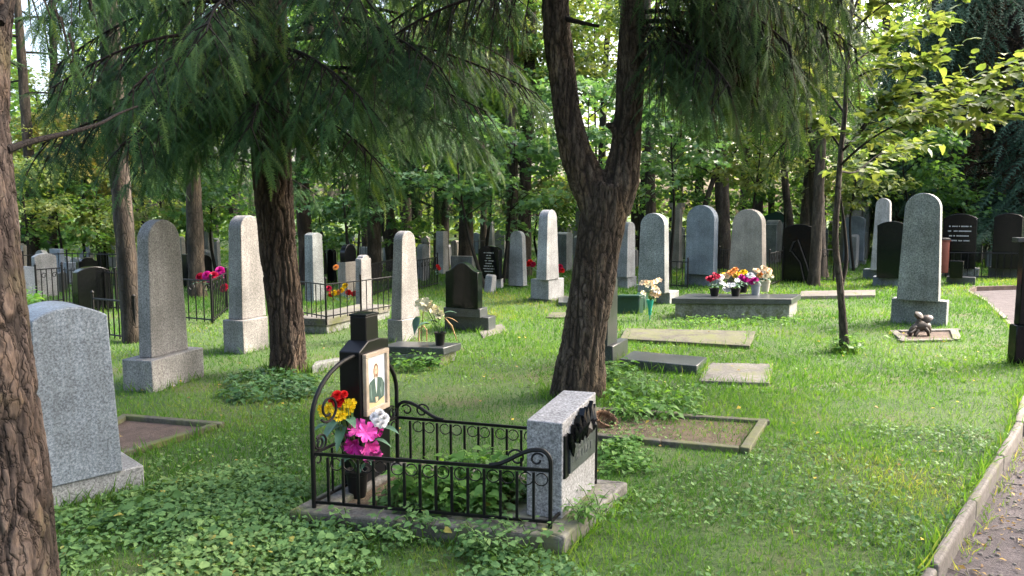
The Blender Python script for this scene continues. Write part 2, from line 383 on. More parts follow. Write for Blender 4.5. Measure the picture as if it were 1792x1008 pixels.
# ------------------------------------------------------------------ ground, path, kerb
KB = [(-4.3, -4.0), (-2.2, -1.55), (-.05, .9), G(1640, 1000).xy, G(1790, 745).xy, (5.6, 7.75), (7.35, 10.86), (8.45, 13.0), (9.3, 15.0)]
KB = [Vector((p[0], p[1])) for p in KB]
BACK = [Vector((9.9, 15.7)), Vector((11.5, 16.1)), Vector((26, 16.4))]
edge = KB+BACK
gb = MB()
gv = [(p.x, p.y, 0) for p in edge]+[(220, 16.4, 0), (220, 260, 0), (-220, 260, 0), (-220, -4.0, 0)]
gb.add(gv, [tuple(range(len(gv)))])
tag(gb.build('ground', M['lawn']), kind='structure')
pb = MB()
pv = [(p.x, p.y, -.085) for p in edge]+[(220, 16.4, -.085), (220, -60, -.085), (-220, -60, -.085), (-220, -4, -.085)]
pb.add(pv, [tuple(range(len(pv)))[::-1]])
tag(pb.build('path', M['path']), kind='structure')
PATH_POLY = np.array([(p.x, p.y) for p in edge]+[(60, 16.4), (60, -30), (-30, -30), (-30, -4)])
kr = empty('path_kerb', (KB[3].x, KB[3].y, 0)); tag(kr, kind='structure')
def along(poly, step, gap):
    out = []; carry = None
    for a, b in zip(poly[:-1], poly[1:]):
        L = (b-a).length; n = max(1, round(L/step)); d = (b-a)/n
        out += [(a+d*i, a+d*(i+1)) for i in range(n)]
    return out
kv = Vector((KB[3].x, KB[3].y, 0))
for a, b in along(KB[2:], .95, .01):
    d = (b-a).normalized(); nrm = Vector((-d.y, d.x)); g = .006
    a2, b2 = a+d*g, b-d*g; wv = random.uniform(-.009, .009); h0 = random.uniform(.012, .036); a2 = a2+nrm*random.uniform(-.008, .008)
    q = [a2-nrm*(.01+wv), b2-nrm*(.01+wv), b2+nrm*(.052+wv), a2+nrm*(.052+wv)]
    mb = MB(); mb.hexa([(p.x-kv.x, p.y-kv.y, -.16) for p in q], [(p.x-kv.x, p.y-kv.y, h0+random.uniform(-.006, .006)) for p in q])
    mb.build('kerb_stone', M['kerb'], kr, bevel=.014); foot(q)
# earth edge behind the far end of the path
eb = MB()
for a, b in zip([KB[-1]]+BACK[:-1], BACK):
    d = (b-a).normalized(); nrm = Vector((-d.y, d.x))
    q = [a-nrm*.02, b-nrm*.02, b+nrm*.1, a+nrm*.1]; eb.hexa([(p.x, p.y, -.12) for p in q], [(p.x, p.y, .004) for p in q])
tag(eb.build('path_verge', M['soil']), kind='structure')

# ------------------------------------------------------------------ gravestones
def E12(th):
    t1, t2 = (th if isinstance(th, tuple) else (th, th))
    return Vector((math.cos(R(t1)), -math.sin(R(t1)), 0)), Vector((math.sin(R(t2)), math.cos(R(t2)), 0))
def profile(w, h, top, tap):
    pts = [(-w/2, 0), (w/2, 0)]
    wt = w*tap
    if top == 'round':
        r = min(wt/2, h*.5); n = 14
        pts += [(wt/2*math.cos(math.pi*i/n), h-r+r*math.sin(math.pi*i/n)) for i in range(n+1)]
    elif top == 'arch':
        rise = .16*wt; n = 10; half = wt/2; rad = (half*half+rise*rise)/(2*rise); a0 = math.asin(half/rad)
        pts += [(rad*math.sin(a0-2*a0*i/n), h-rad+rad*math.cos(a0-2*a0*i/n)) for i in range(n+1)]
    elif top == 'ogee':
        n = 16; rise = .26*wt
        for i in range(n+1):
            s = 1-2*i/n; pts.append((wt/2*s, h-rise+rise*(.5+.5*math.cos(math.pi*s))*(1 if abs(s) < .999 else 1)))
    elif top == 'gable':
        pts += [(wt/2, h-.2*wt), (0, h), (-wt/2, h-.2*wt)]
    elif top == 'shoulder':
        pts += [(wt/2, h-.22*wt), (wt*.34, h-.20*wt)]
        n = 10; pts += [(wt*.34*math.cos(math.pi*i/n), h-.20*wt+.20*wt*math.sin(math.pi*i/n)) for i in range(1, n)]
        pts += [(-wt*.34, h-.20*wt), (-wt/2, h-.22*wt)]
    else:
        pts += [(wt/2, h), (-wt/2, h)]
    return pts
def stone_mesh(near, e1, e2, w1, w2, h, top, tap, axis, mat, name, root_loc, zlow=0.0, tap2=None, skew=None):
    "near: corner where the two seen faces meet; body runs -e1*w1 and +e2*w2"
    c = near-e1*(w1/2)+e2*(w2/2)-root_loc
    tap2 = (1-(1-tap)*.6) if tap2 is None else tap2
    if axis == 1: s_ax, t_ax, ws, wt = e1, e2, w1, w2
    else: s_ax, t_ax, ws, wt = e2, -e1, w2, w1
    prof = profile(ws, h, top, tap); n = len(prof)
    V = []
    for sgn in (-1, 1):
        for s, z in prof:
            k = 1-(1-tap2)*(z/h)
            zz = z if z > 1e-6 else -zlow
            V.append(c+s_ax*s+t_ax*(sgn*wt/2*k)+Vector((0, 0, zz)))
    F = [tuple(range(n)), tuple(range(2*n-1, n-1, -1))]+[(i, i+n, (i+1) % n+n, (i+1) % n) for i in range(n)]
    bm = bmesh.new(); vs_ = [bm.verts.new(v) for v in V]
    for f in F: bm.faces.new([vs_[i] for i in f])
    bmesh.ops.recalc_face_normals(bm, faces=bm.faces)
    me = bpy.data.meshes.new(name); bm.to_mesh(me); bm.free(); me.materials.append(mat); finish(me, 35)
    return me
LASTGEO = {}
def gravestone(label, layers, theta=25, name='gravestone', cat='gravestone', group='gravestones standing in the cemetery', key=None, bev=.008, tilt=None, parts=None):
    z0 = 0.0; root = None; geo = []
    for i, L in enumerate(layers):
        pn, mat, cx, by, ty, wl, wr = L[:7]; top = L[7] if len(L) > 7 else 'flat'; tap = L[8] if len(L) > 8 else 1.0
        opt = L[9] if len(L) > 9 else {}
        th = opt.get('th', theta); e1, e2 = E12(th)
        near = G(cx, by, z0)
        beta = math.degrees(math.atan2(near.x, near.y)); t1, t2 = (th if isinstance(th, tuple) else (th, th))
        dist = near.y
        w1 = opt.get('w1') or wl*dist/FPX/max(.12, abs(math.cos(R(t1-beta))))
        w2 = opt.get('w2') or wr*dist/FPX/max(.12, abs(math.sin(R(t2-beta))))
        w1 = max(w1, .1 if top == 'flat' else .12); w2 = max(w2, .1 if top == 'flat' else .12)
        w2 = min(w2, opt.get('max2', 9)); w1 = min(w1, opt.get('max1', 9))
        mid = near if top == 'flat' else near-e1*(w1/2)+e2*(w2/2)
        h = P(cx, ty, mid.y).z-z0
        if root is None:
            base = near-e1*(w1/2)+e2*(w2/2); root = empty(name, base); tag(root, label, cat, group); rl = Vector(base)
            foot([near, near+e2*w2, near+e2*w2-e1*w1, near-e1*w1])
        axis = opt.get('axis') or (1 if w1 >= w2 else 2)
        me = stone_mesh(near, e1, e2, w1, w2, h, top, tap, axis, M[mat], pn, rl, zlow=.05 if i == 0 else 0, tap2=opt.get('tap2'))
        o = link(pn, me, root)
        b = o.modifiers.new('edge', 'BEVEL'); b.width = min(bev, .1*min(w1, w2, h)); b.segments = 2; b.limit_method = 'ANGLE'; b.angle_limit = R(40)
        geo.append((near, e1, e2, w1, w2, h, z0))
        z0 = z0+h
    if tilt: root.rotation_euler = (R(tilt[0]), R(tilt[1]), 0)
    if key: LASTGEO[key] = (root, geo)
    return root, geo

def inscription(geo, root, face, rows, z_top, z_bot, frac=.6, mat='letter', name='inscription'):
    "rows of small raised letter-like strokes on the face; face 1 = along e1 (towards -e2), 2 = along e2 (towards +e1)"
    near, e1, e2, w1, w2, h, z0 = geo
    mb = MB(); rr = random.Random(3)
    ax, out, w, o0 = (-e1, -e2, w1, near) if face == 1 else (e2, e1, w2, near)
    for i, ln in enumerate(rows):
        z = z0+h*(z_top+(z_bot-z_top)*(i/(max(1, len(rows)-1)))); lw = w*frac*ln; s = w/2-lw/2; lh = h*.022
        while s < w/2+lw/2:
            step = w*rr.uniform(.022, .04)
            if rr.random() > .13:
                p = o0+ax*s+out*.003-root.location; p = Vector((p.x, p.y, z))
                a = p; b = p+ax*step*.62
                mb.hexa([a-out*.004, b-out*.004, b+out*.002, a+out*.002], [a-out*.004+Vector((0, 0, lh)), b-out*.004+Vector((0, 0, lh)), b+out*.002+Vector((0, 0, lh)), a+out*.002+Vector((0, 0, lh))])
            s += step
    if mb.v: o = mb.build(name, M[mat], root); o['kind'] = 'stuff'; return o

GS = gravestone
# --- foreground and middle rows, left
GS('large bluish granite headstone with shallow arched top beside the nearest tree trunk', [('plinth', 'granite_grey', 66, 897, 858, 40, 181), ('stone', 'granite_blue', 64, 860, 532, 34, 143, 'arch', .86, dict(axis=2))], 44)
GS('broadest of the tall pinkish headstones, left of the spruce trunk and beside bare soil', [('plinth', 'granite_pink', 268, 688, 632, 48, 92), ('stone', 'granite_pink', 265, 627, 384, 20, 64, 'round', .84, dict(axis=2))], 15)
GS('tall pale granite headstone with round top close left of the spruce trunk', [('plinth', 'granite_pink', 427, 620, 562, 34, 44), ('stone', 'granite_pink', 424, 560, 377, 23, 42, 'round', .80, dict(axis=2))], 22)
GS('narrow tapering pale granite headstone with round top behind the flower pot on a low slab', [('plinth', 'granite_pink', 704, 600, 561, 26, 29), ('stone', 'granite_pink', 702, 560, 404, 18, 34, 'round', .70, dict(axis=2))], 30)
GS('black headstone with curved ogee top on two dark steps', [('step', 'slab_grey', 855, 581, 556, 80, 13), ('plinth', 'slab_grey', 840, 557, 541, 66, 14), ('stone', 'black_green', 836, 541, 459, 58, 9, 'ogee', 1.0, dict(axis=1, tap2=.92))], 22)
GS('pale grey tapering obelisk stone on a square granite plinth left of the forked tree', [('base', 'concrete', 965, 530, 525, 42, 36), ('plinth', 'granite_grey', 960, 525, 490, 32, 28), ('stone', 'granite_grey', 956, 491, 367, 18, 23, 'round', .74, dict(axis=2))], 33)
GS('slim grey headstone with round top standing behind the pale obelisk', [('plinth', 'concrete', 920, 503, 500, 34, 6), ('stone', 'granite_grey', 916, 501, 404, 27, 7, 'round', .78, dict(axis=1))], 25)
r_, g_ = GS('black headstone with lines of white lettering on a white base', [('plinth', 'granite_pale', 877, 505, 488, 46, 4), ('stone', 'black_polish', 873, 489, 430, 36, 6, 'arch', 1.0, dict(axis=1))], 25)
inscription(g_[1], r_, 1, [.8, .35, .35, .8, .5, .75, .9, .7], .78, .22)
GS('small leaning grey marker stone in front of the lettered black headstone', [('stone', 'granite_grey', 859, 513, 480, 13, 9, 'arch', .85)], 25, tilt=(0, 5))
GS('round topped grey granite headstone behind the cream flowers in a teal vase', [('plinth', 'granite_grey', 1172, 532, 512, 24, 16), ('stone', 'granite_dark', 1163, 514, 373, 48, 8, 'round', .88, dict(axis=1))], 32)
GS('bluish round topped headstone left of the brown one behind the flower slab', [('plinth', 'granite_blue', 1254, 502, 481, 56, 7), ('stone', 'granite_blue', 1248, 482, 359, 49, 7, 'round', .98, dict(axis=1))], 33)
GS('brownish round topped headstone directly behind the slab with flowers', [('plinth', 'granite_brown', 1340, 503, 488, 66, 7), ('stone', 'granite_brown', 1334, 489, 366, 58, 7, 'round', .86, dict(axis=1))], 33)
GS('grey square shaft stone half hidden by the right side of the forked tree', [('plinth', 'granite_grey', 1098, 505, 485, 22, 16), ('stone', 'granite_grey', 1097, 486, 388, 20, 15, 'round', .86, dict(axis=2))], 40)
GS('small round topped grey headstone between the dark grey and bluish ones', [('stone', 'granite_dark', 1191, 468, 401, 24, 4, 'round', .9)], 33)
GS('square stone pillar with a moulded cap behind the small round headstone', [('shaft', 'granite_brown', 1188, 470, 363, 15, 5, 'flat', .92), ('cap', 'granite_brown', 1192, 363, 355, 22, 7)], 33)
# --- right
r_, g_ = GS('black headstone with low arched top leaning slightly, behind the young tree', [('stone', 'black_polish', 1422, 496, 392, 52, 3, 'arch', 1.0, dict(axis=1))], 26)
GS('grey arched headstone standing in the open right of the young tree', [('plinth', 'granite_grey', 1514, 463, 456, 38, 3), ('stone', 'granite_blue', 1510, 457, 378, 33, 3, 'arch', 1.0, dict(axis=1))], 30)
GS('tall tapering pale granite shaft with round top left of the black tapered stone', [('plinth', 'granite_blue', 1559, 490, 473, 45, 4), ('stone', 'granite_pale', 1555, 474, 347, 29, 4, 'round', .78, dict(axis=1))], 32)
GS('black headstone widening upward beside the large granite one', [('plinth', 'granite_blue', 1588, 503, 487, 56, 4), ('stone', 'black_green', 1579, 488, 387, 41, 3, 'arch', 1.13, dict(axis=1, tap2=1))], 31)
GS('large dark speckled granite headstone with round top behind the crouching bronze bird', [('plinth', 'granite_dark', 1655, 572, 528, 88, 4), ('stone', 'granite_dark', 1642, 529, 338, 66, 4, 'round', .84, dict(axis=1))], 36)
r_, g_ = GS('black headstone with four lines of pale lettering behind the path fence', [('plinth', 'block', 1712, 486, 470, 56, 4), ('stone', 'black_polish', 1705, 471, 374, 51, 3, 'arch', 1.0, dict(axis=1))], 34)
inscription(g_[1], r_, 1, [.9, .9, .9, .8], .76, .50, .75)
GS('black arched headstone at the right end of the path fence', [('plinth', 'slab_grey', 1790, 488, 470, 52, 4), ('stone', 'black_polish', 1784, 471, 373, 42, 4, 'arch', 1.0, dict(axis=1))], 37)
GS('pale rounded grey stone rising behind the rightmost arched black headstone', [('stone', 'granite_pale', 1781, 446, 339, 23, 5, 'round', .95)], 37)
GS('black polished monument cut by the right edge of the picture', [('plinth', 'black_polish', 1775, 640, 570, 12, 75, 'flat', 1, dict(max2=.95)), ('stone', 'black_polish', 1783, 569, 424, 7, 60, 'flat', 1, dict(max2=.75)), ('cap', 'slab_grey', 1781, 424, 416, 9, 66, 'flat', 1, dict(max2=.82))], 96)
# --- background stones
BGS = [
 ('pale grey arched stone at far left behind the ironwork', 'granite_grey', 64, 522, 443, 2, 35, 'arch', .95, 30),
 ('pale round shouldered stone partly behind the nearest trunk', 'granite_blue', 38, 528, 466, 2, 26, 'arch', .95, 30),
 ('black stone topped by a low arch behind the left low fence', 'black_polish', 138, 548, 466, 8, 55, 'arch', .95, 35),
 ('small dark block stone peeking over the black arched stone', 'black_polish', 140, 515, 450, 3, 31, 'shoulder', .95, 35),
 ('slate blue square stone left of the black arched stone', 'granite_blue', 120, 500, 460, 6, 16, 'flat', 1, 30),
 ('weathered whitish figure shaped stone right of the tall pinkish headstone', 'granite_pale', 319, 480, 414, 6, 8, 'round', .8, 25),
 ('tall black box shaped stone behind the magenta flowers', 'black_polish', 329, 505, 445, 8, 18, 'flat', 1, 25),
 ('pale bell shaped stone hanging over the dark arch behind magenta flowers', 'granite_grey', 366, 480, 402, 8, 11, 'gable', .8, 25),
 ('dark arched stone behind the magenta flowers', 'black_polish', 352, 508, 446, 6, 20, 'round', 1, 25),
 ('grey pointed block stone inside the fenced plot', 'granite_dark', 549, 530, 407, 15, 20, 'arch', .84, 25),
 ('pale brown uneven stone at the corner of the fenced plot', 'granite_pink', 633, 552, 446, 9, 20, 'shoulder', .85, 25),
 ('small whitish rounded monument with grey plaque behind the scroll fence', 'granite_pale', 657, 480, 418, 8, 14, 'round', .8, 25),
 ('grey round topped stone right of the narrow tapering headstone', 'granite_grey', 739, 492, 427, 11, 14, 'round', .85, 30),
 ('light grey shaft half hidden by the drooping branch', 'granite_pale', 776, 480, 405, 14, 10, 'flat', .85, 25),
 ('wide low altar shaped stone behind the ogee headstone', 'granite_grey', 826, 478, 449, 38, 6, 'flat', 1, 25),
 ('pale statue like shaft between dark trunks', 'granite_pale', 862, 462, 386, 11, 5, 'round', .8, 25),
 ('grey arched headstone with bright edge right of the obelisk', 'granite_dark', 991, 475, 406, 19, 11, 'arch', 1, 33),
 ('dark slanted headstone top just above the bright edged one', 'granite_dark', 984, 462, 396, 13, 3, 'round', 1, 33),
 ('small round headstone furthest behind the obelisk', 'granite_brown', 998, 455, 393, 15, 3, 'round', 1, 33),
 ('pale tall square shaft touching the left of the forked trunk', 'granite_grey', 1018, 462, 362, 12, 3, 'flat', .95, 33),
 ('grey sloping stone touching the left of the forked trunk', 'granite_grey', 1010, 480, 412, 8, 12, 'arch', .9, 33),
 ('grey headstone with lit edge behind the black leaning one', 'granite_dark', 1357, 462, 385, 20, 10, 'shoulder', 1, 36),
 ('slim weathered post shaped stone right of the young tree', 'granite_brown', 1479, 462, 354, 10, 4, 'flat', .85, 33),
 ('tall weathered pillar behind the grey arched headstone', 'granite_brown', 1504, 452, 339, 15, 3, 'flat', .9, 33),
 ('dark narrow pillar above the pale tapering shaft', 'block', 1540, 446, 328, 9, 2, 'flat', .9, 33),
 ('pale obelisk behind the red brown bin', 'granite_pale', 1665, 446, 338, 13, 3, 'gable', .85, 36),
 ('low whitish stone in sunlight far between the trunks', 'granite_pale', 1517, 446, 362, 14, 4, 'gable', .9, 33),
 ('far grey stone seen left of the thin grey trunk', 'granite_grey', 1066, 462, 402, 12, 4, 'round', .9, 33),
 ('small far grey stone right of the brownish headstone', 'granite_grey', 1344, 452, 398, 9, 3, 'round', .9, 33),
 ('far brown stone below the drooping branch', 'granite_brown', 800, 462, 420, 11, 5, 'round', .9, 28),
 ('far dark stone left of the brown block in the fenced plot', 'black_polish', 585, 498, 436, 12, 6, 'round', .9, 25),
 ('small pale stone beside the foot of the spruce in the distance', 'granite_pale', 540, 470, 424, 5, 8, 'round', .9, 25),
 ('low dark stone behind the fence at far left', 'slab_grey', 104, 512, 476, 4, 14, 'arch', .9, 30),
 ('far slate stone right of the grey brown leaning trunk', 'granite_blue', 300, 486, 438, 4, 10, 'round', .9, 25),
 ('far round stone between the thin trunks right of the obelisk', 'granite_grey', 1290, 446, 402, 9, 3, 'round', .9, 33),
 ('small dark stone under the right spruce', 'block', 1726, 455, 398, 14, 3, 'arch', .9, 36),
]
for lab, mat, cx, by, ty, wl, wr, top, tap, th in BGS:
    GS(lab, [('stone', mat, cx, by, ty, wl, wr, top, tap)], th)
FAR = [('grey', 'granite_grey'), ('black', 'black_polish'), ('weathered', 'block'), ('dark grey', 'granite_dark'), ('brown', 'granite_brown'), ('bluish', 'granite_blue')]
SHP = [('round topped', 'round'), ('low arched', 'arch'), ('square', 'flat'), ('shouldered', 'shoulder'), ('pointed', 'gable')]
LMK = [(0, 'far left behind the low railing'), (110, 'behind the black arched stone at left'), (190, 'just right of the grey brown trunk'), (290, 'between the two tall pinkish headstones'), (455, 'behind the spruce trunk'), (520, 'behind the fenced plot'), (640, 'left of the narrow tapering headstone'), (720, 'left of the ogee headstone'), (800, 'above the ogee headstone'), (875, 'between twin trunks and the pale obelisk'), (975, 'left of the forked trunk'), (1070, 'right of the forked trunk'), (1190, 'left of the bluish headstone'), (1255, 'between bluish and brownish headstones'), (1340, 'left of the double trunk'), (1440, 'right of the double trunk'), (1520, 'behind the black tapered stone'), (1640, 'behind the path fence'), (1710, 'near the right spruce foot')]
_used = set(); _rr = random.Random(11)
for px_ in list(range(44, 232, 17))+list(range(292, 400, 22))+list(range(520, 880, 21))+list(range(985, 1010, 20))+list(range(1060, 1560, 27))+list(range(1640, 1790, 20)):
    px_ += _rr.uniform(-7, 7); by_ = _rr.uniform(440, 470) if px_ > 480 else _rr.uniform(468, 498); ht = _rr.uniform(30, 62); w_ = _rr.uniform(9, 19)
    for _ in range(30):
        cn, cm_ = _rr.choice(FAR); sn, st_ = _rr.choice(SHP); lab = f"small {cn} {sn} stone {[l for p, l in LMK if p <= px_][-1]}"
        if lab not in _used: break
    _used.add(lab)
    GS(lab, [('stone', cm_, px_, by_, by_-ht, w_, _rr.uniform(2, 5), st_, _rr.uniform(.85, 1))], _rr.uniform(24, 38))
GS('brown block monument with a black arched stone set on top', [('base', 'granite_brown', 606, 520, 459, 14, 20), ('stone', 'black_polish', 604, 459, 427, 7, 20, 'round', 1.0, dict(axis=2))], 25)
GS('dark green gabled roof slab behind the shouldered grey stone', [('base', 'block', 1376, 450, 388, 34, 4), ('roof', 'plastic_green', 1380, 389, 370, 42, 5, 'gable', 1.0, dict(axis=1))], 33, name='tomb_canopy', cat='tomb')

# --- low slabs and tables
def slab(label, name, quad, h, mat, cat='grave slab', z=0.0, bev=.008, group='grave slabs lying in the grass'):
    q = [G(*p, z+h) for p in quad]; c = sum(q, Vector())/len(q); c.z = z
    mb = MB(); mb.hexa([(p.x-c.x, p.y-c.y, -.03) for p in q], [(p.x-c.x, p.y-c.y, h) for p in q])
    o = mb.build(name, M[mat], None, bevel=bev, loc=c); tag(o, label, cat, group); foot([c+(p-c)*.90 for p in q]); return o
slab('flat mossy stone slab lying below the flower table', 'grave_slab', [(1085, 592), (1312, 605), (1322, 579), (1095, 574)], .045, 'concrete_mossy')
slab('plain concrete slab right of the polished grey slab', 'grave_slab', [(1222, 666), (1346, 670), (1354, 636), (1238, 634)], .03, 'concrete')
slab('pale low kerb slab right of the flower table', 'grave_slab', [(1398, 518), (1532, 516), (1532, 507), (1402, 509)], .07, 'kerb')
slab('small concrete slab edge showing behind the iron hoop of the near grave', 'grave_slab', [(546, 640), (600, 628), (612, 622), (552, 632)], .08, 'block')
slab('flat worn slab on the ground left of the forked trunk', 'grave_slab', [(955, 555), (1040, 556), (1040, 546), (962, 546)], .025, 'concrete_mossy')
slab('dark kerb slab left of the forked trunk beside the obelisk plinth', 'grave_slab', [(977, 529), (1030, 531), (1032, 520), (978, 519)], .07, 'slab_grey')
slab('low stone slab under the ogee headstone steps', 'grave_slab', [(845, 590), (888, 577), (880, 566), (835, 575)], .02, 'concrete')
r_, g_ = GS('raised low slab with a flower pot on it in front of the narrow headstone', [('base', 'block', 770, 640, 622, 108, 30), ('slab', 'slab_grey', 776, 622, 609, 116, 33)], (8, 28), name='grave_slab', cat='grave slab', group='grave slabs lying in the grass')
POT_SLAB_Z = g_[1][5]+g_[1][6]
r_, g_ = GS('long concrete grave table carrying the row of bright flower pots', [('base', 'block', 1381, 558, 532, 190, 13), ('slab', 'slab_grey', 1385, 533, 523, 199, 16)], (2, 31), name='grave_table', cat='grave table', group='grave slabs lying in the grass')
TAB_Z = g_[1][5]+g_[1][6]
r_, g_ = GS('polished grey slab lying at the foot of the dark stone behind the forked tree', [('slab', 'slab_grey', 1219, 657, 640, 140, 18)], (26, 26), name='grave_slab', cat='grave slab', group='grave slabs lying in the grass')
GS('dark polished stone on a plinth half hidden behind the forked tree', [('plinth', 'slab_grey', 1072, 640, 606, 16, 28), ('stone', 'slab_grey', 1063, 607, 482, 14, 18, 'arch', .95, dict(axis=2))], 26)
# --- fenced plot on the left: stone kerb with paving
r_, g_ = GS('stone walled grave plot raised behind the spruce trunk', [('wall', 'block', 572, 584, 570, 60, 125), ('coping', 'concrete', 571, 571, 558, 62, 128)], (10, 22), name='grave_plot', cat='grave plot', group='grave plots', key='plot')

# --- sunken / framed grave beds
def bed(label, quad, w, h, mat_k, mat_s, soil_z=.012):
    q = [G(*p, h) for p in quad]; c = sum(q, Vector())/4; c.z = 0
    root = empty('grave_bed', c); tag(root, label, 'grave bed', 'grave beds framed by kerbs')
    for i in range(4):
        a, b = q[i], q[(i+1) % 4]; d = (b-a); L = d.length; d.normalize(); n = Vector((-d.y, d.x, 0))
        pcs = max(1, round(L/.7)) if L > .9 else 1
        for k in range(pcs):
            a2 = a+d*(L*k/pcs+(.0 if k == 0 else .004)); b2 = a+d*(L*(k+1)/pcs-(w+.004 if k == pcs-1 else .004))
            zz = h+random.uniform(-.008, .008)
            mb = MB(); mb.hexa([Vector((p.x-c.x, p.y-c.y, -.04)) for p in (a2, b2, b2+n*w, a2+n*w)], [Vector((p.x-c.x, p.y-c.y, zz)) for p in (a2, b2, b2+n*w, a2+n*w)])
            mb.build('kerb_stone', M[mat_k], root, bevel=.008)
        
    mb = MB(); s = .86
    pts = [c+(p-c)*s for p in q]; mb.add([(p.x-c.x, p.y-c.y, soil_z) for p in pts], [(0, 1, 2, 3)]); mb.build('soil', M[mat_s], root)
    FOOT.append(np.array([(p[0], p[1]) for p in q])) if mat_s != 'soil_straw' else None; return q
BED_L = bed('bare soil bed with mossy kerb right of the bluish headstone', [(60, 815), (207, 793), (393, 737), (215, 722)], .06, .05, 'concrete_mossy', 'soil')
BED_R = bed('overgrown bed with broken concrete kerb right of the forked tree', [(1010, 757), (1312, 784), (1346, 731), (1040, 712)], .065, .045, 'concrete_mossy', 'soil_straw')
BED_H = bed('small sunken bed with worn kerb below the large dark speckled headstone', [(1578, 595), (1684, 593), (1676, 574), (1556, 577)], .10, .035, 'kerb', 'soil', .008)

# ------------------------------------------------------------------ the near fenced grave
HZ = .085
FL, FR, BR = G(550, 888, HZ), G(963, 924, HZ), G(1042, 846, HZ)
BL = FL+(BR-FR)*1.15
e1h = (FR-FL).normalized(); e2h = (BR-FR).normalized()
PL = [FL-e1h*.10-e2h*.06, FR+e1h*.10-e2h*.09, BR+e1h*.16+e2h*.07, BL-e1h*.10+e2h*.07]
HC = (FL+BR)/2; HC.z = 0
foot(PL)
HC_ = lambda p: Vector((p.x-HC.x, p.y-HC.y, p.z))
pl_root = empty('grave_plinth', HC); tag(pl_root, 'concrete kerb frame under the near black fenced grave', 'grave plinth')
wk = .17
inner = [PL[0]+e1h*wk+e2h*wk, PL[1]-e1h*.42+e2h*wk, PL[2]-e1h*.42-e2h*wk, PL[3]+e1h*wk-e2h*wk]
for nm, (a, b, c_, d_) in (('kerb', (PL[0], PL[1], inner[1], inner[0])), ('kerb', (PL[1], PL[2], inner[2], inner[1])), ('kerb', (PL[2], PL[3], inner[3], inner[2])), ('kerb', (PL[3], PL[0], inner[0], inner[3]))):
    mb = MB(); z1 = HZ
    mb.hexa([Vector((p.x-HC.x, p.y-HC.y, -.05)) for p in (a, b, c_, d_)], [Vector((p.x-HC.x, p.y-HC.y, z1)) for p in (a, b, c_, d_)])
    mb.build(nm, M['concrete'], pl_root, bevel=.012)
mb = MB(); mb.add([(p.x-HC.x, p.y-HC.y, HZ-.03) for p in inner], [(0, 1, 2, 3)]); mb.build('soil', M['soil_straw'], pl_root)

fence_root = empty('grave_fence', HC+Vector((0, 0, HZ))); tag(fence_root, 'low black iron fence with scrolls around the near grave', 'fence', 'iron grave fences')
def fl(p): return Vector((p[0]-HC.x, p[1]-HC.y, p[2]-HZ))
def iron(name, pts, r, n=6, parent=fence_root, mat='iron', smooth=50):
    mb = MB(); mb.tube([fl(p) for p in pts], r, n); return mb.build(name, M[mat], parent, smooth=smooth)
def flat_bar(name, a, b, w, h, parent=fence_root):
    a, b = fl(a), fl(b); d = (b-a).normalized(); n = Vector((-d.y, d.x, 0)).normalized()*w/2; u = Vector((0, 0, h/2))
    mb = MB(); mb.hexa([a-n-u, b-n-u, b+n-u, a+n-u], [a-n+u, b-n+u, b+n+u, a+n+u]); return mb.build(name, M['iron'], parent)
UP = Vector((0, 0, 1))
def C_scroll(c, ax, r, turns=1.15, start=0.0, flip=1, n=18, shrink=.55):
    pts = []
    for i in range(n+1):
        t = i/n; a = start+flip*turns*2*math.pi*t; rr = r*(1-shrink*t)
        pts.append(c+ax*(rr*math.cos(a))+UP*(rr*math.sin(a)))
    return pts
RH = .285        # rail height above the plinth
SH = Vector((0, 0, 1))
def side_panel(A, B, nb, hump_at_B, hump_h):
    ax = (B-A).normalized(); L = (B-A).length
    flat_bar('rail', A+UP*(RH), B+UP*RH, .012, .016); flat_bar('rail', A+UP*.03, B+UP*.03, .012, .014)
    bars = []
    for i in range(1, nb):
        s = L*i/nb; p = A+ax*s
        mb = MB(); mb.box((0, 0, .12), (.0125, .0125, RH-.024-.03), math.atan2(ax.y, ax.x)); 
        o = mb.build('bar', M['iron'], fence_root, loc=fl(p+UP*.034)); bars.append(s)
        # scroll pairs under the top rail
        if i % 2 == 0:
            for sg in (-1, 1): iron('scroll', C_scroll(p+ax*sg*.037+UP*(RH-.046), ax*(-sg), .035, .93, 0.15, -1, 16, .22), .0034, 5)
    # the humped end: a curve that rises over the rail and drops as the corner post
    S = B if hump_at_B else A; d = -ax if hump_at_B else ax
    pts = []
    for i in range(15):
        t = i/14; s = .30*(1-t)+.055*t
        pts.append(S+d*s+UP*(RH+.008+(hump_h-RH)*(.5-.5*math.cos(math.pi*min(1, t*1.02)))))
    for i in range(1, 10):
        a = math.pi/2*i/9; pts.append(S+d*(.055-.055*math.sin(a))+UP*(hump_h+.008-.063+.063*math.cos(a)))
    pts += [S+UP*(hump_h-.075), S+UP*(hump_h*.6), S+UP*.0]
    iron('hoop', pts, .0105, 6)
    iron('scroll', C_scroll(S+d*.165+UP*(RH+.052), d, .045, .9, .2, 1, 16), .0055, 5)
    iron('scroll', C_scroll(S+d*.065+UP*(RH+.050), d, .034, .9, 2.6, -1, 16), .0055, 5)
side_panel(FL, FR, 15, True, .375)
side_panel(BL, BR, 14, False, .375)
iron('hoop', [BR+UP*(.0), BR+UP*.2, BR+UP*.33, BR+UP*.37], [.0095, .0095, .009, .003], 6)
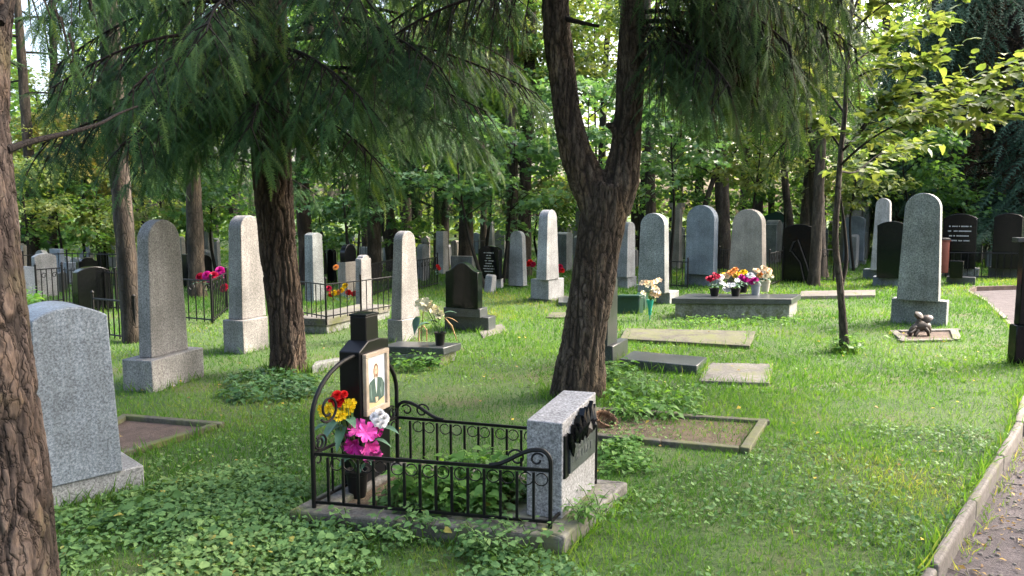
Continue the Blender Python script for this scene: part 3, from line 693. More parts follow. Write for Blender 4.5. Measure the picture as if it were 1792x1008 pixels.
# tall end panel, an arch between the two left posts
def end_panel(A, B, h, hs):
    ax = (B-A).normalized(); L = (B-A).length; pts = [A, A+UP*hs*.5, A+UP*hs]
    for i in range(1, 20):
        a = math.pi*i/20; pts.append(A+ax*(L/2-L/2*math.cos(a))+UP*(hs+(h-hs)*math.sin(a)))
    pts += [B+UP*hs, B+UP*hs*.5, B]
    iron('hoop', pts, .0125, 8)
    flat_bar('rail', A+UP*.03, B+UP*.03, .012, .014); flat_bar('rail', A+UP*RH, B+UP*RH, .012, .014)
    for i in (1, 2, 3, 4): 
        p = A+ax*(L*i/5); mb = MB(); mb.box((0, 0, .12), (.011, .011, RH-.05), 0); mb.build('bar', M['iron'], fence_root, loc=fl(p+UP*.034))
    for S, d in ((A, ax), (B, -ax)):
        iron('scroll', C_scroll(S+d*.13+UP*(hs+.04), -d, .075, 1.2, -.7, -1, 22), .0075, 6)
        iron('scroll', C_scroll(S+d*.065+UP*(hs-.13), -d, .05, 1.0, .8, 1, 18), .006, 6)
        iron('scroll', C_scroll(S+d*.05+UP*(RH+.045), -d, .038, 1.0, .4, -1, 16), .006, 6)
        iron('scroll', C_scroll(S+d*.04+UP*(RH-.045), -d, .030, .8, .4, 1, 14), .005, 6)
    # a post carrying on to the ground on the near side
end_panel(FL, BL, .73, .45)
flat_bar('rail', FR+UP*.03, BR+UP*.03, .012, .014)

# granite block with the black plaque
near = G(983, 909, HZ); hb_l = G(921, 902, HZ); hb_r = G(1041, 851, HZ)
ea = (hb_l-near); eb_ = (hb_r-near); wa, wb = ea.length, eb_.length; ea.normalize(); eb_.normalize()
HSH = P(985, 741, near.y).z-HZ; HSB = P(1030, 686, near.y+eb_.y*wb).z-HZ
hs = empty('gravestone', near+ea*wa/2+eb_*wb/2); tag(hs, 'mottled granite block with black relief plaque at the right end of the near fenced grave', 'gravestone', 'gravestones standing in the cemetery')
ro = hs.location
L_ = lambda p: Vector(p)-ro
mb = MB()
h1, h2 = HSH, max(HSH, HSB)
b4 = [near, near+eb_*wb, near+eb_*wb+ea*wa, near+ea*wa]
t4 = [near+UP*h1, near+eb_*wb+UP*h2, near+eb_*wb+ea*wa+UP*h2, near+ea*wa+UP*(h1+.004)]
mb.hexa([L_(p) for p in b4], [L_(p) for p in t4]); mb.build('stone', M['granite_hero'], hs, bevel=.006)
nout = eb_.cross(UP).normalized()
if nout.dot(ea) > 0: nout = -nout
FP = lambda s, z, o=0.0: L_(near+eb_*(s*wb)+UP*z+nout*o)       # point on the lettered face
mb = MB()
def face_box(mb, s0, s1, z0, z1, o0, o1, dz=0.0, mi=0):
    mb.hexa([FP(s0, z0, o0), FP(s0, z0, o1), FP(s1, z0+dz, o1), FP(s1, z0+dz, o0)], [FP(s0, z1, o0), FP(s0, z1, o1), FP(s1, z1+dz, o1), FP(s1, z1+dz, o0)], mi)
face_box(mb, .12, .88, .215, .355, -.002, .022); pq = mb.build('plaque', M['slab_grey'], hs, bevel=.003)
mb = MB()
for row, (zz, sc_) in enumerate(((.318, .6), (.262, .9))):
    s = .24 if row == 0 else .18
    for k in range(5 if row == 0 else 7):
        w_ = .018; face_box(mb, s, s+w_, zz, zz+.045*sc_, .022, .0245)
        if k % 2 == 0: face_box(mb, s+w_, s+.05, zz+.036*sc_, zz+.045*sc_, .022, .0245)
        if k % 3 == 1: face_box(mb, s+w_, s+.055, zz+.018*sc_, zz+.026*sc_, .022, .0245); face_box(mb, s+.05, s+.065, zz, zz+.026*sc_, .022, .0245)
        s += .088
mb.build('lettering', M['dim_letter'], pq)['kind'] = 'stuff'
# relief: a black flame / wing like flower above the plaque
mb = MB()
def petal(c, tip, w, o):
    c = Vector((c[0], c[1]*.74)); tip = Vector((tip[0], tip[1]*.735)); d = tip-c; n = Vector((-d.y, d.x)).normalized()*w
    q = [c, c+d*.35+n, c+d*.75+n*.8, tip, c+d*.75-n*.5, c+d*.35-n*.7]
    V = [FP(a, b, .004) for a, b in q]+[FP(a, b, o) for a, b in q]+[FP((c.x+d.x*.5), c.y+d.y*.5, o+.016)]
    F = [(i, (i+1) % 6, (i+1) % 6+6, i+6) for i in range(6)]+[(i+6, (i+1) % 6+6, 12) for i in range(6)]
    mb.add(V, F)
for c, t, w, o in (((.30, .47), (.22, .62), .03, .028), ((.34, .46), (.34, .66), .035, .032), ((.42, .47), (.46, .695), .04, .036), ((.52, .48), (.60, .68), .035, .03), ((.66, .47), (.76, .70), .03, .026), ((.74, .46), (.86, .66), .03, .024), ((.56, .46), (.72, .56), .03, .03), ((.18, .40), (.10, .58), .03, .03), ((.80, .46), (.84, .56), .03, .022)):
    petal(c, t, w, o)
mb.build('relief', M['black_polish'], hs)
mb = MB(); face_box(mb, .03, .14, .20, .42, -.002, .012); mb.build('side_bar', M['black_paint'], hs, bevel=.003)

# black painted metal stele with a framed icon picture
bn = G(634, 850, HZ)
b1, b2 = E12((16, 22)); bw1, bw2 = .125, .30
bm_root = empty('metal_monument', bn-b1*bw1/2+b2*bw2/2); tag(bm_root, 'black stepped metal monument with framed picture inside the near fence', 'monument')
bro = bm_root.location
zsh = P(631, 617, bn.y).z-HZ; zs2 = P(664, 600, bn.y+.14).z-HZ; ztop = P(648, 552, bn.y+.14).z-HZ
def BP(s, t, z): return bn+b2*(s*bw2)-b1*(t*bw1)+UP*z-bro
prof = [(0, -.0), (1, -.0), (1, zsh+.03), (.70, zs2+.02), (.30, zs2+.02), (0, zsh)]
mb = MB(); n = len(prof)
mb.add([BP(s, 0, z) for s, z in prof]+[BP(s, 1, z) for s, z in prof], [tuple(range(n)), tuple(range(2*n-1, n-1, -1))]+[(i, i+n, (i+1) % n+n, (i+1) % n) for i in range(n)])
bm_ = mb.build('body', M['black_paint'], bm_root, bevel=.005)
def fixn(o):
    bm = bmesh.new(); bm.from_mesh(o.data); bmesh.ops.recalc_face_normals(bm, faces=bm.faces); bm.to_mesh(o.data); bm.free()
fixn(bm_)
mb = MB(); z0_, z1_ = zs2-.01, ztop
mb.hexa([BP(.30, .1, z0_), BP(.72, .1, z0_), BP(.72, .9, z0_), BP(.30, .9, z0_)], [BP(.30, .1, z1_), BP(.72, .1, z1_), BP(.72, .9, z1_), BP(.30, .9, z1_)]); o = mb.build('neck', M['black_paint'], bm_root, bevel=.006); fixn(o)
mb = MB(); mb.hexa([BP(.285, .06, z1_), BP(.735, .06, z1_), BP(.735, .94, z1_), BP(.285, .94, z1_)], [BP(.285, .06, z1_+.012), BP(.735, .06, z1_+.012), BP(.735, .94, z1_+.012), BP(.285, .94, z1_+.012)]); o = mb.build('cap', M['black_paint'], bm_root, bevel=.004); fixn(o)
# framed picture (hangs on the monument: a thing of its own)
zf0 = P(640, 731, bn.y).z-HZ; zf1 = P(629, 622, bn.y).z-HZ
pic = empty('framed_picture', bn+b2*bw2*.5+UP*(HZ+zf0)); pic.location = bn+b2*bw2*.5+UP*zf0
tag(pic, 'framed icon print of a robed figure with halo hung on the black monument', 'picture')
pr = pic.location; po = b1
def FPt(s, z, o): return bn+b2*((.07+.80*s)*bw2)+UP*(zf0+(zf1-zf0)*z)+po*o-pr
def fbox(mb, s0, s1, z0, z1, o0, o1, mi=0): 
    mb.hexa([FPt(s0, z0, o0), FPt(s1, z0, o0), FPt(s1, z0, o1), FPt(s0, z0, o1)][::-1], [FPt(s0, z1, o0), FPt(s1, z1, o0), FPt(s1, z1, o1), FPt(s0, z1, o1)][::-1], mi)
for s0, s1, z0, z1 in ((0, 1, 0, .085), (0, 1, .93, 1), (0, .11, .085, .93), (.89, 1, .085, .93)):
    mb = MB(); fbox(mb, s0, s1, z0, z1, .002, .026); o = mb.build('frame_rail', M['wood_frame'], pic, bevel=.003); fixn(o)
mb = MB(); fbox(mb, .11, .89, .085, .93, .004, .010); o = mb.build('print', M['mat_board'], pic); fixn(o)
def disc(s, z, rs, rz, o, mi, n=18, a0=0, a1=2*math.pi):
    s = .5+(s-.5)*1.12; rs *= 1.15; z = .09+(z-.16)*1.12+.0; rz *= 1.12
    pts = [FPt(s+rs*math.cos(a0+(a1-a0)*i/n), z+rz*math.sin(a0+(a1-a0)*i/n), o) for i in range(n)]
    ic.add(pts, [tuple(range(n))], mi)
def poly(pp, o, mi): ic.add([FPt(.5+(s-.5)*1.22, .09+(z-.16)*1.12, o) for s, z in pp], [tuple(range(len(pp)))], mi)
ic = MB()
poly([(.2, .16), (.8, .16), (.8, .26), (.7, .30), (.5, .24), (.34, .31), (.2, .27)], .0108, 4)
disc(.5, .70, .17, .135, .0108, 2); disc(.5, .70, .145, .115, .0113, 5)
disc(.5, .68, .10, .115, .0118, 3); disc(.5, .675, .062, .085, .0123, 1); 
poly([(.22, .26), (.5, .21), (.78, .27), (.8, .45), (.72, .55), (.58, .585), (.42, .58), (.28, .54), (.2, .43)], .0113, 0)
poly([(.455, .60), (.545, .60), (.53, .48), (.505, .34), (.48, .48)], .0118, 5)
poly([(.455, .655), (.5, .575), (.545, .655), (.525, .635), (.475, .635)], .0128, 3)
for e_ in (-1, 1): disc(.5+e_*.022, .695, .009, .007, .0128, 3, 8); poly([(.5+e_*.012, .712), (.5+e_*.034, .712), (.5+e_*.033, .706), (.5+e_*.012, .706)], .0128, 3)
poly([(.497, .695), (.503, .695), (.507, .668), (.493, .668)], .0128, 4)
poly([(.63, .40), (.665, .43), (.68, .36), (.65, .31)], .0118, 6); poly([(.30, .50), (.325, .51), (.36, .27), (.335, .27)], .0118, 6); poly([(.70, .51), (.725, .50), (.70, .28), (.675, .28)], .0118, 6); poly([(.46, .30), (.56, .29), (.55, .23), (.48, .22)], .0123, 1)
o = ic.build('figure_print', [M['robe'], M['skin_print'], M['halo_print'], M['hair_print'], M['ochre_print'], M['white_print'], M['fold_print']], pic)

# ------------------------------------------------------------------ flowers
def petals_mb(mb, c, n, r, tilt, w, mi, curl=.3, rot=0, up=Vector((0, 0, 1))):
    q = up.to_track_quat('Z', 'Y')
    for i in range(n):
        a = rot+2*math.pi*i/n
        def pt(d, side, z): return c+q @ Vector((math.cos(a)*d-math.sin(a)*side, math.sin(a)*d+math.cos(a)*side, z))
        ct, st = math.cos(tilt), math.sin(tilt)
        V = [pt(0, 0, 0), pt(r*.4*ct, -w*.8, r*.4*st), pt(r*.8*ct, -w, r*.8*st), pt(r*ct, 0, r*st-curl*r), pt(r*.8*ct, w, r*.8*st), pt(r*.4*ct, w*.8, r*.4*st), pt(r*.5*ct, 0, r*.5*st-.12*r)]
        mb.add(V, [(0, 1, 6), (1, 2, 6), (2, 3, 6), (3, 4, 6), (4, 5, 6), (5, 0, 6)], mi)
def rose(c, r, up=Vector((0, 0, 1)), layers=4, n=6):
    mb = MB()
    for k in range(layers):
        t = k/(max(1, layers-1)); petals_mb(mb, c+up*r*.25*t, n if k else n+1, r*(1-.55*t), .25+1.0*t, r*(.42-.18*t), 0, .25*(1-t), k*.55, up)
    return mb
def lily(c, r, up, n=6):
    mb = MB(); petals_mb(mb, c, n, r, .65, r*.26, 0, .35, 0, up); return mb
def daff(c, r, up):
    mb = MB(); petals_mb(mb, c, 6, r, .2, r*.33, 0, .1, .2, up); petals_mb(mb, c, 6, r*.55, 1.25, r*.22, 0, 0, 0, up); return mb
def pot(name, label, c, r0, r1, h, mat, cat='flower pot', group='flower pots on the graves'):
    mb = MB(); mb.lathe([(r0, 0), (r0+(r1-r0)*.85, h*.85), (r1*1.06, h*.87), (r1*1.08, h), (r1*.9, h), (r1*.8, h*.8), (.001, h*.8)], n=18)
    o = mb.build(name, M[mat], None, smooth=40, loc=c); tag(o, label, cat, group); return o
def leaf_mesh(c, d, L, w, up=Vector((0, 0, 1))):
    d = d.normalized(); s = d.cross(up); s = s.normalized() if s.length > .01 else Vector((1, 0, 0)); u = s.cross(d)
    V = []; rows = 6
    for i in range(rows+1):
        t = i/rows; ww = w*math.sin(math.pi*min(1, .08+.92*t)**.8)*(1-.1*t); p = c+d*L*t-UP*(L*.45*t*t)
        V += [p-s*ww+u*ww*.35, p, p+s*ww+u*ww*.35]
    F = []
    for i in range(rows): a = i*3; F += [(a, a+1, a+4, a+3), (a+1, a+2, a+5, a+4)]
    return V, F
M['bouquet_leaf'] = paint('bouquet_leaf', (.055, .12, .07), .45, .4, .25)
def bouquet(label, base, flowers, leaves, stemmat='stem'):
    "flowers: (kind, material, position, radius, up)"
    root = empty('bouquet', base); tag(root, label, 'bouquet', 'flower bouquets on the graves')
    b = Vector(base)
    for kind, mat, p, r, up in flowers:
        up = Vector(up).normalized(); c = Vector(p)-b
        mb = {'rose': lambda: rose(c, r, up), 'dense': lambda: rose(c, r, up, 6, 8), 'lily': lambda: lily(c, r, up), 'daff': lambda: daff(c, r, up)}[kind]()
        mb.build('flower', M[mat], root)
        st = MB(); mid = c*.5+Vector((0, 0, -.02)); st.tube([Vector((0, 0, .0)), mid, c-up*r*.05], .003, 5); st.build('stem', M[stemmat], root)
    for p, d, L, w in leaves:
        V, F = leaf_mesh(Vector(p)-b, Vector(d), L, w); mb = MB(); mb.add(V, F); mb.build('leaf', M['bouquet_leaf'], root, smooth=60)
    return root
vY = FL.y-.02
vb = G(626, 868, HZ-.03); vb.z = HZ-.03
pot('vase', 'tall black plastic vase holding the bright bouquet behind the near fence', vb, .045, .062, .15, 'plastic_black', 'vase')
bt = vb+UP*.13
def Q(px, py, dY=0.0): return P(px, py, vb.y+dY)
V3 = Vector
fl_ = []
for px, py, r in ((590, 692, .032), (583, 700, .03), (597, 701, .033), (591, 706, .03), (602, 690, .024)): fl_.append(('dense', 'red', Q(px, py, random.uniform(-.02, .02)), r, (random.uniform(-.3, .3), -.8, .6)))
for px, py in ((566, 722), (576, 713), (586, 722), (597, 716), (608, 706), (577, 728), (592, 730), (606, 720), (614, 714), (563, 716), (601, 726), (616, 706)): fl_.append(('daff', 'yellow', Q(px, py, random.uniform(-.04, .01)), .030, (random.uniform(-.5, .5), -1, random.uniform(0, .7))))
for px, py, up in ((628, 752, (-.2, -.8, .7)), (612, 772, (-.7, -.9, .0)), (645, 780, (.6, -.9, -.5)), (640, 757, (.5, -.9, .4)), (622, 778, (-.2, -1, -.3)), (650, 792, (.5, -.7, -.8))): fl_.append(('lily', 'pink' if px != 622 else 'magenta', Q(px, py, random.uniform(-.05, .0)), .075, up))
for px, py in ((660, 738), (672, 732), (668, 741), (657, 730), (664, 725)): fl_.append(('dense', 'white', Q(px, py, random.uniform(-.01, .03)), .034, (random.uniform(0, .6), -.8, .6)))
fl_.append(('lily', 'magenta', Q(655, 752, .02), .06, (.6, -.6, .2)))
lv_ = [(Q(600, 745, -.03), (-1, -.5, -.1), .13, .03), (Q(590, 735, -.03), (-.5, -.9, -.4), .13, .03), (Q(608, 732), (.6, -.8, .1), .10, .03), (Q(575, 745), (-.6, -.6, .3), .10, .028), (Q(600, 745), (-.1, -.8, -.5), .12, .03), (Q(640, 800), (.6, -.9, .2), .10, .03), (Q(616, 800), (-.6, -.9, .2), .10, .03), (Q(668, 750), (.8, -.4, .3), .12, .028), (Q(632, 812), (.1, -1, .2), .09, .03), (Q(655, 770), (1, -.2, .1), .10, .022)]
bouquet('bouquet of red, yellow, pink and white artificial flowers in the near grave', bt, fl_, lv_)

# pots along the long table
ty_ = lambda px, py: G(px, py, TAB_Z)
rowp = [(1250, 518, 'plastic_black', 'black pot with crimson flowers at the left end of the grave table', [('crimson', 'rose', 1246, 487), ('crimson', 'rose', 1254, 484), ('white', 'rose', 1260, 487), ('crimson', 'rose', 1240, 489)]),
        (1287, 518, 'plastic_black', 'black pot of white flowers in the middle of the grave table', [('white', 'lily', 1265, 498), ('white', 'lily', 1276, 502), ('white', 'lily', 1290, 492), ('white', 'rose', 1270, 507), ('white', 'lily', 1283, 500)]),
        (1322, 516, 'plastic_grey', 'grey pot of magenta flowers on the grave table', [('magenta', 'dense', 1298, 486), ('magenta', 'dense', 1315, 494), ('magenta', 'dense', 1305, 490), ('magenta', 'dense', 1321, 490), ('white', 'rose', 1313, 482)]),
        (1300, 512, 'plastic_black', 'dark pot of yellow and orange flowers behind the white ones', [('orange', 'rose', 1278, 478), ('yellow', 'rose', 1290, 480), ('yellow', 'rose', 1300, 477), ('orange', 'rose', 1284, 474), ('cream', 'rose', 1272, 484), ('yellow', 'rose', 1268, 482)]),
        (1339, 510, 'plastic_beige', 'beige pot of cream roses at the right end of the grave table', [('cream', 'rose', 1325, 474), ('cream', 'rose', 1338, 471), ('cream', 'rose', 1345, 476), ('orange', 'rose', 1330, 482), ('ivory', 'rose', 1340, 484), ('ivory', 'rose', 1346, 484)])]
for px, py, mat, lab, fs in rowp:
    c = ty_(px, py); h = .17 if 'beige' in lab or 'grey pot' in lab else .12
    pot('flower_pot', lab, c, .055, .075, h, mat)
    F_ = [(k, m, P(a, b, c.y-.02+random.uniform(-.06, .06)), .062, (random.uniform(-.4, .4), -.6, .7)) for m, k, a, b in fs]
    F_ += [(k, m, P(a+random.uniform(-5, 5), b+random.uniform(-4, 4), c.y+random.uniform(-.06, .06)), .05, (random.uniform(-.6, .6), -.6, .7)) for m, k, a, b in fs]
    lv = [(c+Vector((0, 0, h+.03)), (math.cos(a), math.sin(a)-.4, .5), .15, .03) for a in (0, 1, 2.2, 3.1, 4, 5)]
    bouquet({'crimson': 'crimson artificial flowers standing in the left pot of the grave table', 'white': 'white artificial lilies in the middle pot of the grave table', 'magenta': 'magenta flower heads in the grey pot of the grave table', 'orange': 'yellow and orange flowers at the back of the grave table', 'cream': 'cream and peach roses in the beige pot of the grave table'}[fs[0][0]], c+Vector((0, 0, h)), F_, lv)
# pot with ivory lilies on the low slab
pc = G(770, 604, POT_SLAB_Z)
pot('flower_pot', 'black pot with ivory lilies on the low slab', pc, .045, .058, .14, 'plastic_black')
fl_ = [('lily', 'ivory', P(a, b, pc.y+random.uniform(-.05, .05)), .075, (random.uniform(-.8, .5), -.7, .5)) for a, b in ((735, 532), (745, 530), (754, 535), (765, 545), (741, 537), (757, 542), (770, 552), (748, 540))]
bouquet('ivory lilies leaning left out of the black pot on the low slab', pc+UP*.13, fl_, [(P(732, 555, pc.y), (-.3, -.5, -1), .14, .05), (P(752, 567, pc.y), (-1, -.3, .2), .16, .055), (P(775, 550, pc.y), (1, 0, .6), .18, .03), (P(768, 560, pc.y), (-.2, -.4, .8), .16, .04), (P(764, 565, pc.y), (-.5, -.4, .5), .14, .04)])
mb = MB(); p0 = G(733, 597, POT_SLAB_Z); mb.tube([p0, p0+V3((.0, .05, .13)), p0+V3((.05, .05, .16)), p0+V3((.085, .02, .12)), p0+V3((.085, 0, 0))], .008, 6)
mb.tube([G(738, 597, POT_SLAB_Z), P(738, 575, pc.y+.1), P(741, 545, pc.y)], .005, 5); tag(mb.build('wooden_stake', M['dry_leaf']), 'bent dry brown stalks standing on the low slab left of the pot', 'stalk')
mb = MB(); d0 = P(778, 556, pc.y); V, F = leaf_mesh(d0, V3((.8, -.2, .1)), .16, .012); mb.add(V, F); mb.tube([d0, P(790, 570, pc.y), P(800, 597, pc.y)], [.006, .012, .003], 6); tag(mb.build('dry_stalk', M['dry_leaf']), 'curled dry brown leaf stalk right of the pot of ivory lilies', 'stalk')
# teal ground vase with cream flowers, green box, wicker basket
tb = G(1137, 560); mb = MB(); mb.lathe([(.006, -.03), (.010, .07), (.022, .08), (.026, .16), (.05, .27), (.055, .30), (.04, .30), (.001, .27)], n=14)
tag(mb.build('spike_vase', M['plastic_teal'], None, smooth=40, loc=tb), 'teal plastic spike vase stuck in the grass by the green box', 'vase')
fl_ = [('lily', random.choice(['cream', 'ivory', 'cream', 'white']), P(1138+random.uniform(-14, 15), 506+random.uniform(-15, 13), tb.y+random.uniform(-.08, .06)), .07, (random.uniform(-.8, .8), -.6, .8)) for i in range(18)]
bouquet('cream artificial flowers in the teal spike vase', tb+UP*.29, fl_, [(P(1125, 500, tb.y), (-1, -.2, .5), .15, .03), (P(1140, 520, tb.y), (.3, -1, .1), .1, .03)])
gb_, _ = GS('dark green plastic trough box in the grass right of the forked tree', [('body', 'plastic_green', 1118, 549, 520, 38, 8, 'flat', 1.04, dict(th=(4, 40))), ('lid', 'plastic_green', 1119, 521, 517, 40, 9, 'flat', 1.0, dict(th=(4, 40)))], 10, name='plastic_trough', cat='trough', group=None, bev=.015)
GS('smaller green plastic tub behind the trough box', [('tub', 'plastic_green', 1128, 543, 512, 16, 6, 'round', 1.0, dict(th=20))], 10, name='plastic_tub', cat='tub', group=None, bev=.01)
wk_ = G(1050, 745); bk = empty('wicker_basket', wk_); tag(bk, 'worn wicker basket lying behind the granite block of the near grave', 'basket')
mb = MB()
for k in range(9):
    z = .02+k*.018; rr = .085+.01*math.sin(k*.6)+.004*k
    mb.tube([(rr*1.25*math.cos(a*math.pi/9), rr*math.sin(a*math.pi/9), z+.004*math.sin(a*3+k)) for a in range(19)], .0085, 5)
mb.build('weave', M['wicker'], bk)
mb = MB()
for k in range(12): a = k*math.pi/6; mb.tube([(.10*math.cos(a), .08*math.sin(a), 0), (.135*math.cos(a), .108*math.sin(a), .185)], .006, 5)
mb.build('ribs', M['wicker'], bk)
bk.scale = (.72, .68, .55)
bk.rotation_euler = (R(38), R(14), R(30))

# bronze bird sculpture: two leaf-like wings, bowed body on legs
bq = G(1612, 588, .0); S_ = m_per_px(bq.y)
bird = empty('bird_sculpture', bq); tag(bird, 'brown metal crouching bird sculpture with lifted discs before the large dark headstone', 'sculpture')
def BQ(px, py, d=0.0): return P(px, py, bq.y+d)-bq
mb = MB(); mb.tube([BQ(1594, 583), BQ(1600, 574), BQ(1612, 570), BQ(1622, 572), BQ(1628, 582)], [.02, .05, .075, .06, .02], 10); mb.build('body', M['bronze'], bird, smooth=60)
mb = MB(); mb.tube([BQ(1604, 573), BQ(1607, 563), BQ(1609, 556)], [.045, .03, .025], 8); mb.build('neck', M['bronze'], bird, smooth=60)
for nm, (px, py, rx, rz, tl) in (('disc', (1609, 551, .058, .05, 25)), ('disc', (1622, 557, .075, .055, -20))):
    mb = MB(); mb.lathe([(.001, -.05), (.04, -.045), (.058, -.01), (.06, .0), (.03, .022), (.001, .026)], n=14, sx=rx/.058, sy=1)
    o = mb.build(nm, M['bronze'], bird, smooth=50, loc=BQ(px, py)); o.rotation_euler = (R(35), R(tl), 0)
for a, b, c_ in (((1600, 576), (1594, 582), (1590, 594)), ((1618, 574), (1624, 580), (1627, 594)), ((1606, 578), (1602, 586), (1604, 594))):
    mb = MB(); mb.tube([BQ(*a, -.04), BQ(*b, -.08), BQ(*c_, -.03)], [.03, .024, .014], 8); mb.build('leg', M['bronze'], bird, smooth=60)
mb = MB(); mb.tube([BQ(1603, 572, -.03), BQ(1595, 574, -.06), BQ(1588, 585, -.05)], [.025, .022, .01], 8); mb.build('wing', M['bronze'], bird, smooth=60)

# red-brown litter bin on a stand
bb = G(1646, 487); br_ = empty('litter_bin', bb); tag(br_, 'red brown metal litter bin on thin legs behind the large dark headstone', 'litter bin')
s_ = m_per_px(bb.y)
mb = MB(); mb.lathe([(.14, 0), (.15, .02), (.15, .75), (.165, .76), (.165, .78), (.13, .78), (.12, .7), (.001, .7)], n=20); mb.build('bucket', M['bin_red'], br_, smooth=40, loc=(0, 0, .14))
mb = MB(); mb.lathe([(.175, 0), (.175, .02), (.12, .05), (.001, .055)], n=20); mb.build('lid', M['iron'], br_, smooth=40, loc=(0, 0, .93))
for sx in (-1, 1):
    mb = MB(); mb.tube([(sx*.165, 0, 0), (sx*.165, 0, .55)], .012, 6); mb.build('leg', M['iron'], br_)
# black tub on a base by the path
kb_, _ = GS('black box planter standing on a dark block by the path fence', [('base', 'slab_grey', 1706, 499, 486, 44, 3), ('box', 'black_polish', 1684, 487, 457, 20, 3, 'flat', 1.1)], 34, name='planter_box', cat='planter', group=None)

# ------------------------------------------------------------------ iron fences farther off
def fence(label, pts, h, step, style='plain', base_z=0.0, r=.009, joined=True, name='grave_fence'):
    W = [G(x, y, base_z) for x, y in pts]
    root = empty(name, W[0]); tag(root, label, 'fence', 'iron grave fences'); o0 = W[0]
    bar_me = None
    for a, b in zip(W[:-1], W[1:]):
        d = b-a; L = d.length; d.normalize()
        for z in ((h, .06) if style != 'double' else (h, h*.7, .06)):
            mb = MB(); mb.tube([a+UP*z-o0, b+UP*z-o0], r*1.3, 5); mb.build('rail', M['iron'], root)
        n = max(2, round(L/step)); mbm = None
        for i in range(1, n):
            if bar_me is None:
                m2 = MB(); hh = h+(.05 if style == 'spike' else 0); m2.tube([(0, 0, .02), (0, 0, hh-.03), (0, 0, hh)], [r, r, r*.3 if style == 'spike' else r], 5); bar_me = m2.mesh('bar', M['iron'])
            link('bar', bar_me, root, a+d*(L*i/n)-o0)
            if style in ('scroll', 'gothic') and i % 2:
                m3 = MB(); m3.tube([p-o0 for p in C_scroll(a+d*(L*(i+.5)/n)+UP*(h*.82), d, min(.06, step*.5), 1.1, 0, 1, 12)], r*.8, 4); m3.build('scroll', M['iron'], root)
    for p in W:
        mb = MB(); mb.tube([p-o0-UP*.05, p-o0+UP*(h+.06)], r*1.9, 6); mb.lathe([(r*1.9, 0), (r*2.6, .02), (.001, .045)], p-o0+UP*(h+.06), 8); mb.build('post', M['iron'], root)
    return root
fence('black spear topped fence panel behind the bluish headstone', [(66, 536), (112, 530)], .62, .10, 'scroll')
fence('dark upright bar fence right of the black arched stone at left', [(112, 535), (205, 545), (222, 536)], .62, .09, 'spike')
fence('low black railing in front of the grey brown trunk', [(166, 590), (238, 600)], .50, .11, 'plain')
fence('thin black railing around the magenta flowers', [(318, 562), (372, 567), (398, 545)], .62, .16, 'scroll')
plot_z = LASTGEO['plot'][1][1][5]+LASTGEO['plot'][1][1][6]
fence('fine black railing on the raised plot wall behind the spruce', [(522, 553), (571, 562), (632, 552), (690, 541)], .47, .115, 'plain', plot_z, .007)
fence('scrolled dark fence panel behind the narrow headstone', [(650, 520), (690, 506)], .62, .09, 'gothic')
fence('scrolled dark fence panel right of the narrow headstone', [(728, 510), (766, 500)], .62, .09, 'gothic')
fence('short black railing between the dark grey and bluish headstones', [(1165, 503), (1203, 506), (1205, 494)], .56, .13, 'plain')
fence('black railing behind the leaning black headstone', [(1345, 503), (1368, 494)], .72, .16, 'scroll')
fence('black railing between the leaning black headstone and the young tree', [(1424, 494), (1458, 493), (1465, 478)], .74, .16, 'scroll')
fence('low black fence along the back of the path', [(1655, 487), (1780, 489)], .62, .15, 'plain')
fence('small dark gate between the bluish and brownish headstones', [(1258, 484), (1280, 484)], .66, .12, 'gothic')
fence('dark far fence right of the grey arched headstone', [(1512, 446), (1532, 444)], 1.0, .14, 'scroll')
fence('long dark railing far behind the left stones', [(44, 506), (120, 500), (230, 504)], .7, .16, 'spike')
fence('long dark railing far behind the narrow headstone', [(560, 476), (660, 470), (760, 474), (850, 466)], .75, .17, 'spike')
fence('dark railing far right of the forked trunk', [(1080, 458), (1180, 455), (1260, 458)], .8, .18, 'plain')
fence('tall dark railing far behind the path fence', [(1640, 458), (1710, 455), (1792, 457)], .85, .16, 'spike')
fence('dark railing far behind the double trunk', [(1290, 452), (1400, 450), (1500, 452)], .85, .2, 'plain')
# iron cross-like stand leaning on the black headstone
lr = G(1420, 497); mb = MB(); mb.tube([G(1420, 497), P(1412, 465, lr.y+.05), P(1396, 420, lr.y+.15), P(1388, 424, lr.y+.16), P(1382, 440, lr.y+.15)], .018, 6); mb.tube([G(1408, 497), P(1400, 460, lr.y+.1), P(1385, 440, lr.y+.15)], .015, 6)
tag(mb.build('iron_stand', M['iron']), 'bent black iron wreath stand leaning on the black headstone', 'stand')
# flowers by the fences
def flower_spray(label, mats, spots, by, r=.06, bx=None):
    b = G(bx or spots[0][0], by); F_ = [('dense', random.choice(mats), P(a, c, b.y+random.uniform(-.1, .1)), r, (random.uniform(-.5, .5), -.8, .5)) for a, c in spots]
    bouquet(label, b, F_, [(P(a, c+10, b.y), (random.uniform(-1, 1), -.5, .2), .14, .035) for a, c in spots[:4]])
flower_spray('magenta flowers on tall stems left of the tall pale headstone', ['magenta', 'magenta', 'crimson'], [(350, 485), (362, 482), (368, 487), (385, 474), (392, 504), (388, 480), (357, 487), (374, 483)], 545, .085, 372)
flower_spray('red flowers inside the fenced plot behind the spruce', ['red', 'crimson', 'orange', 'yellow'], [(575, 505), (585, 513), (598, 508), (610, 512), (620, 514), (592, 512), (604, 500), (580, 515), (588, 468)], 550, .055, 600)
flower_spray('red flowers left of the pale obelisk', ['crimson', 'red'], [(928, 459), (933, 463), (924, 462)], 497, .075, 928)
flower_spray('red flowers right of the pale obelisk', ['crimson', 'red'], [(980, 467), (983, 473), (978, 473)], 497, .075, 981)
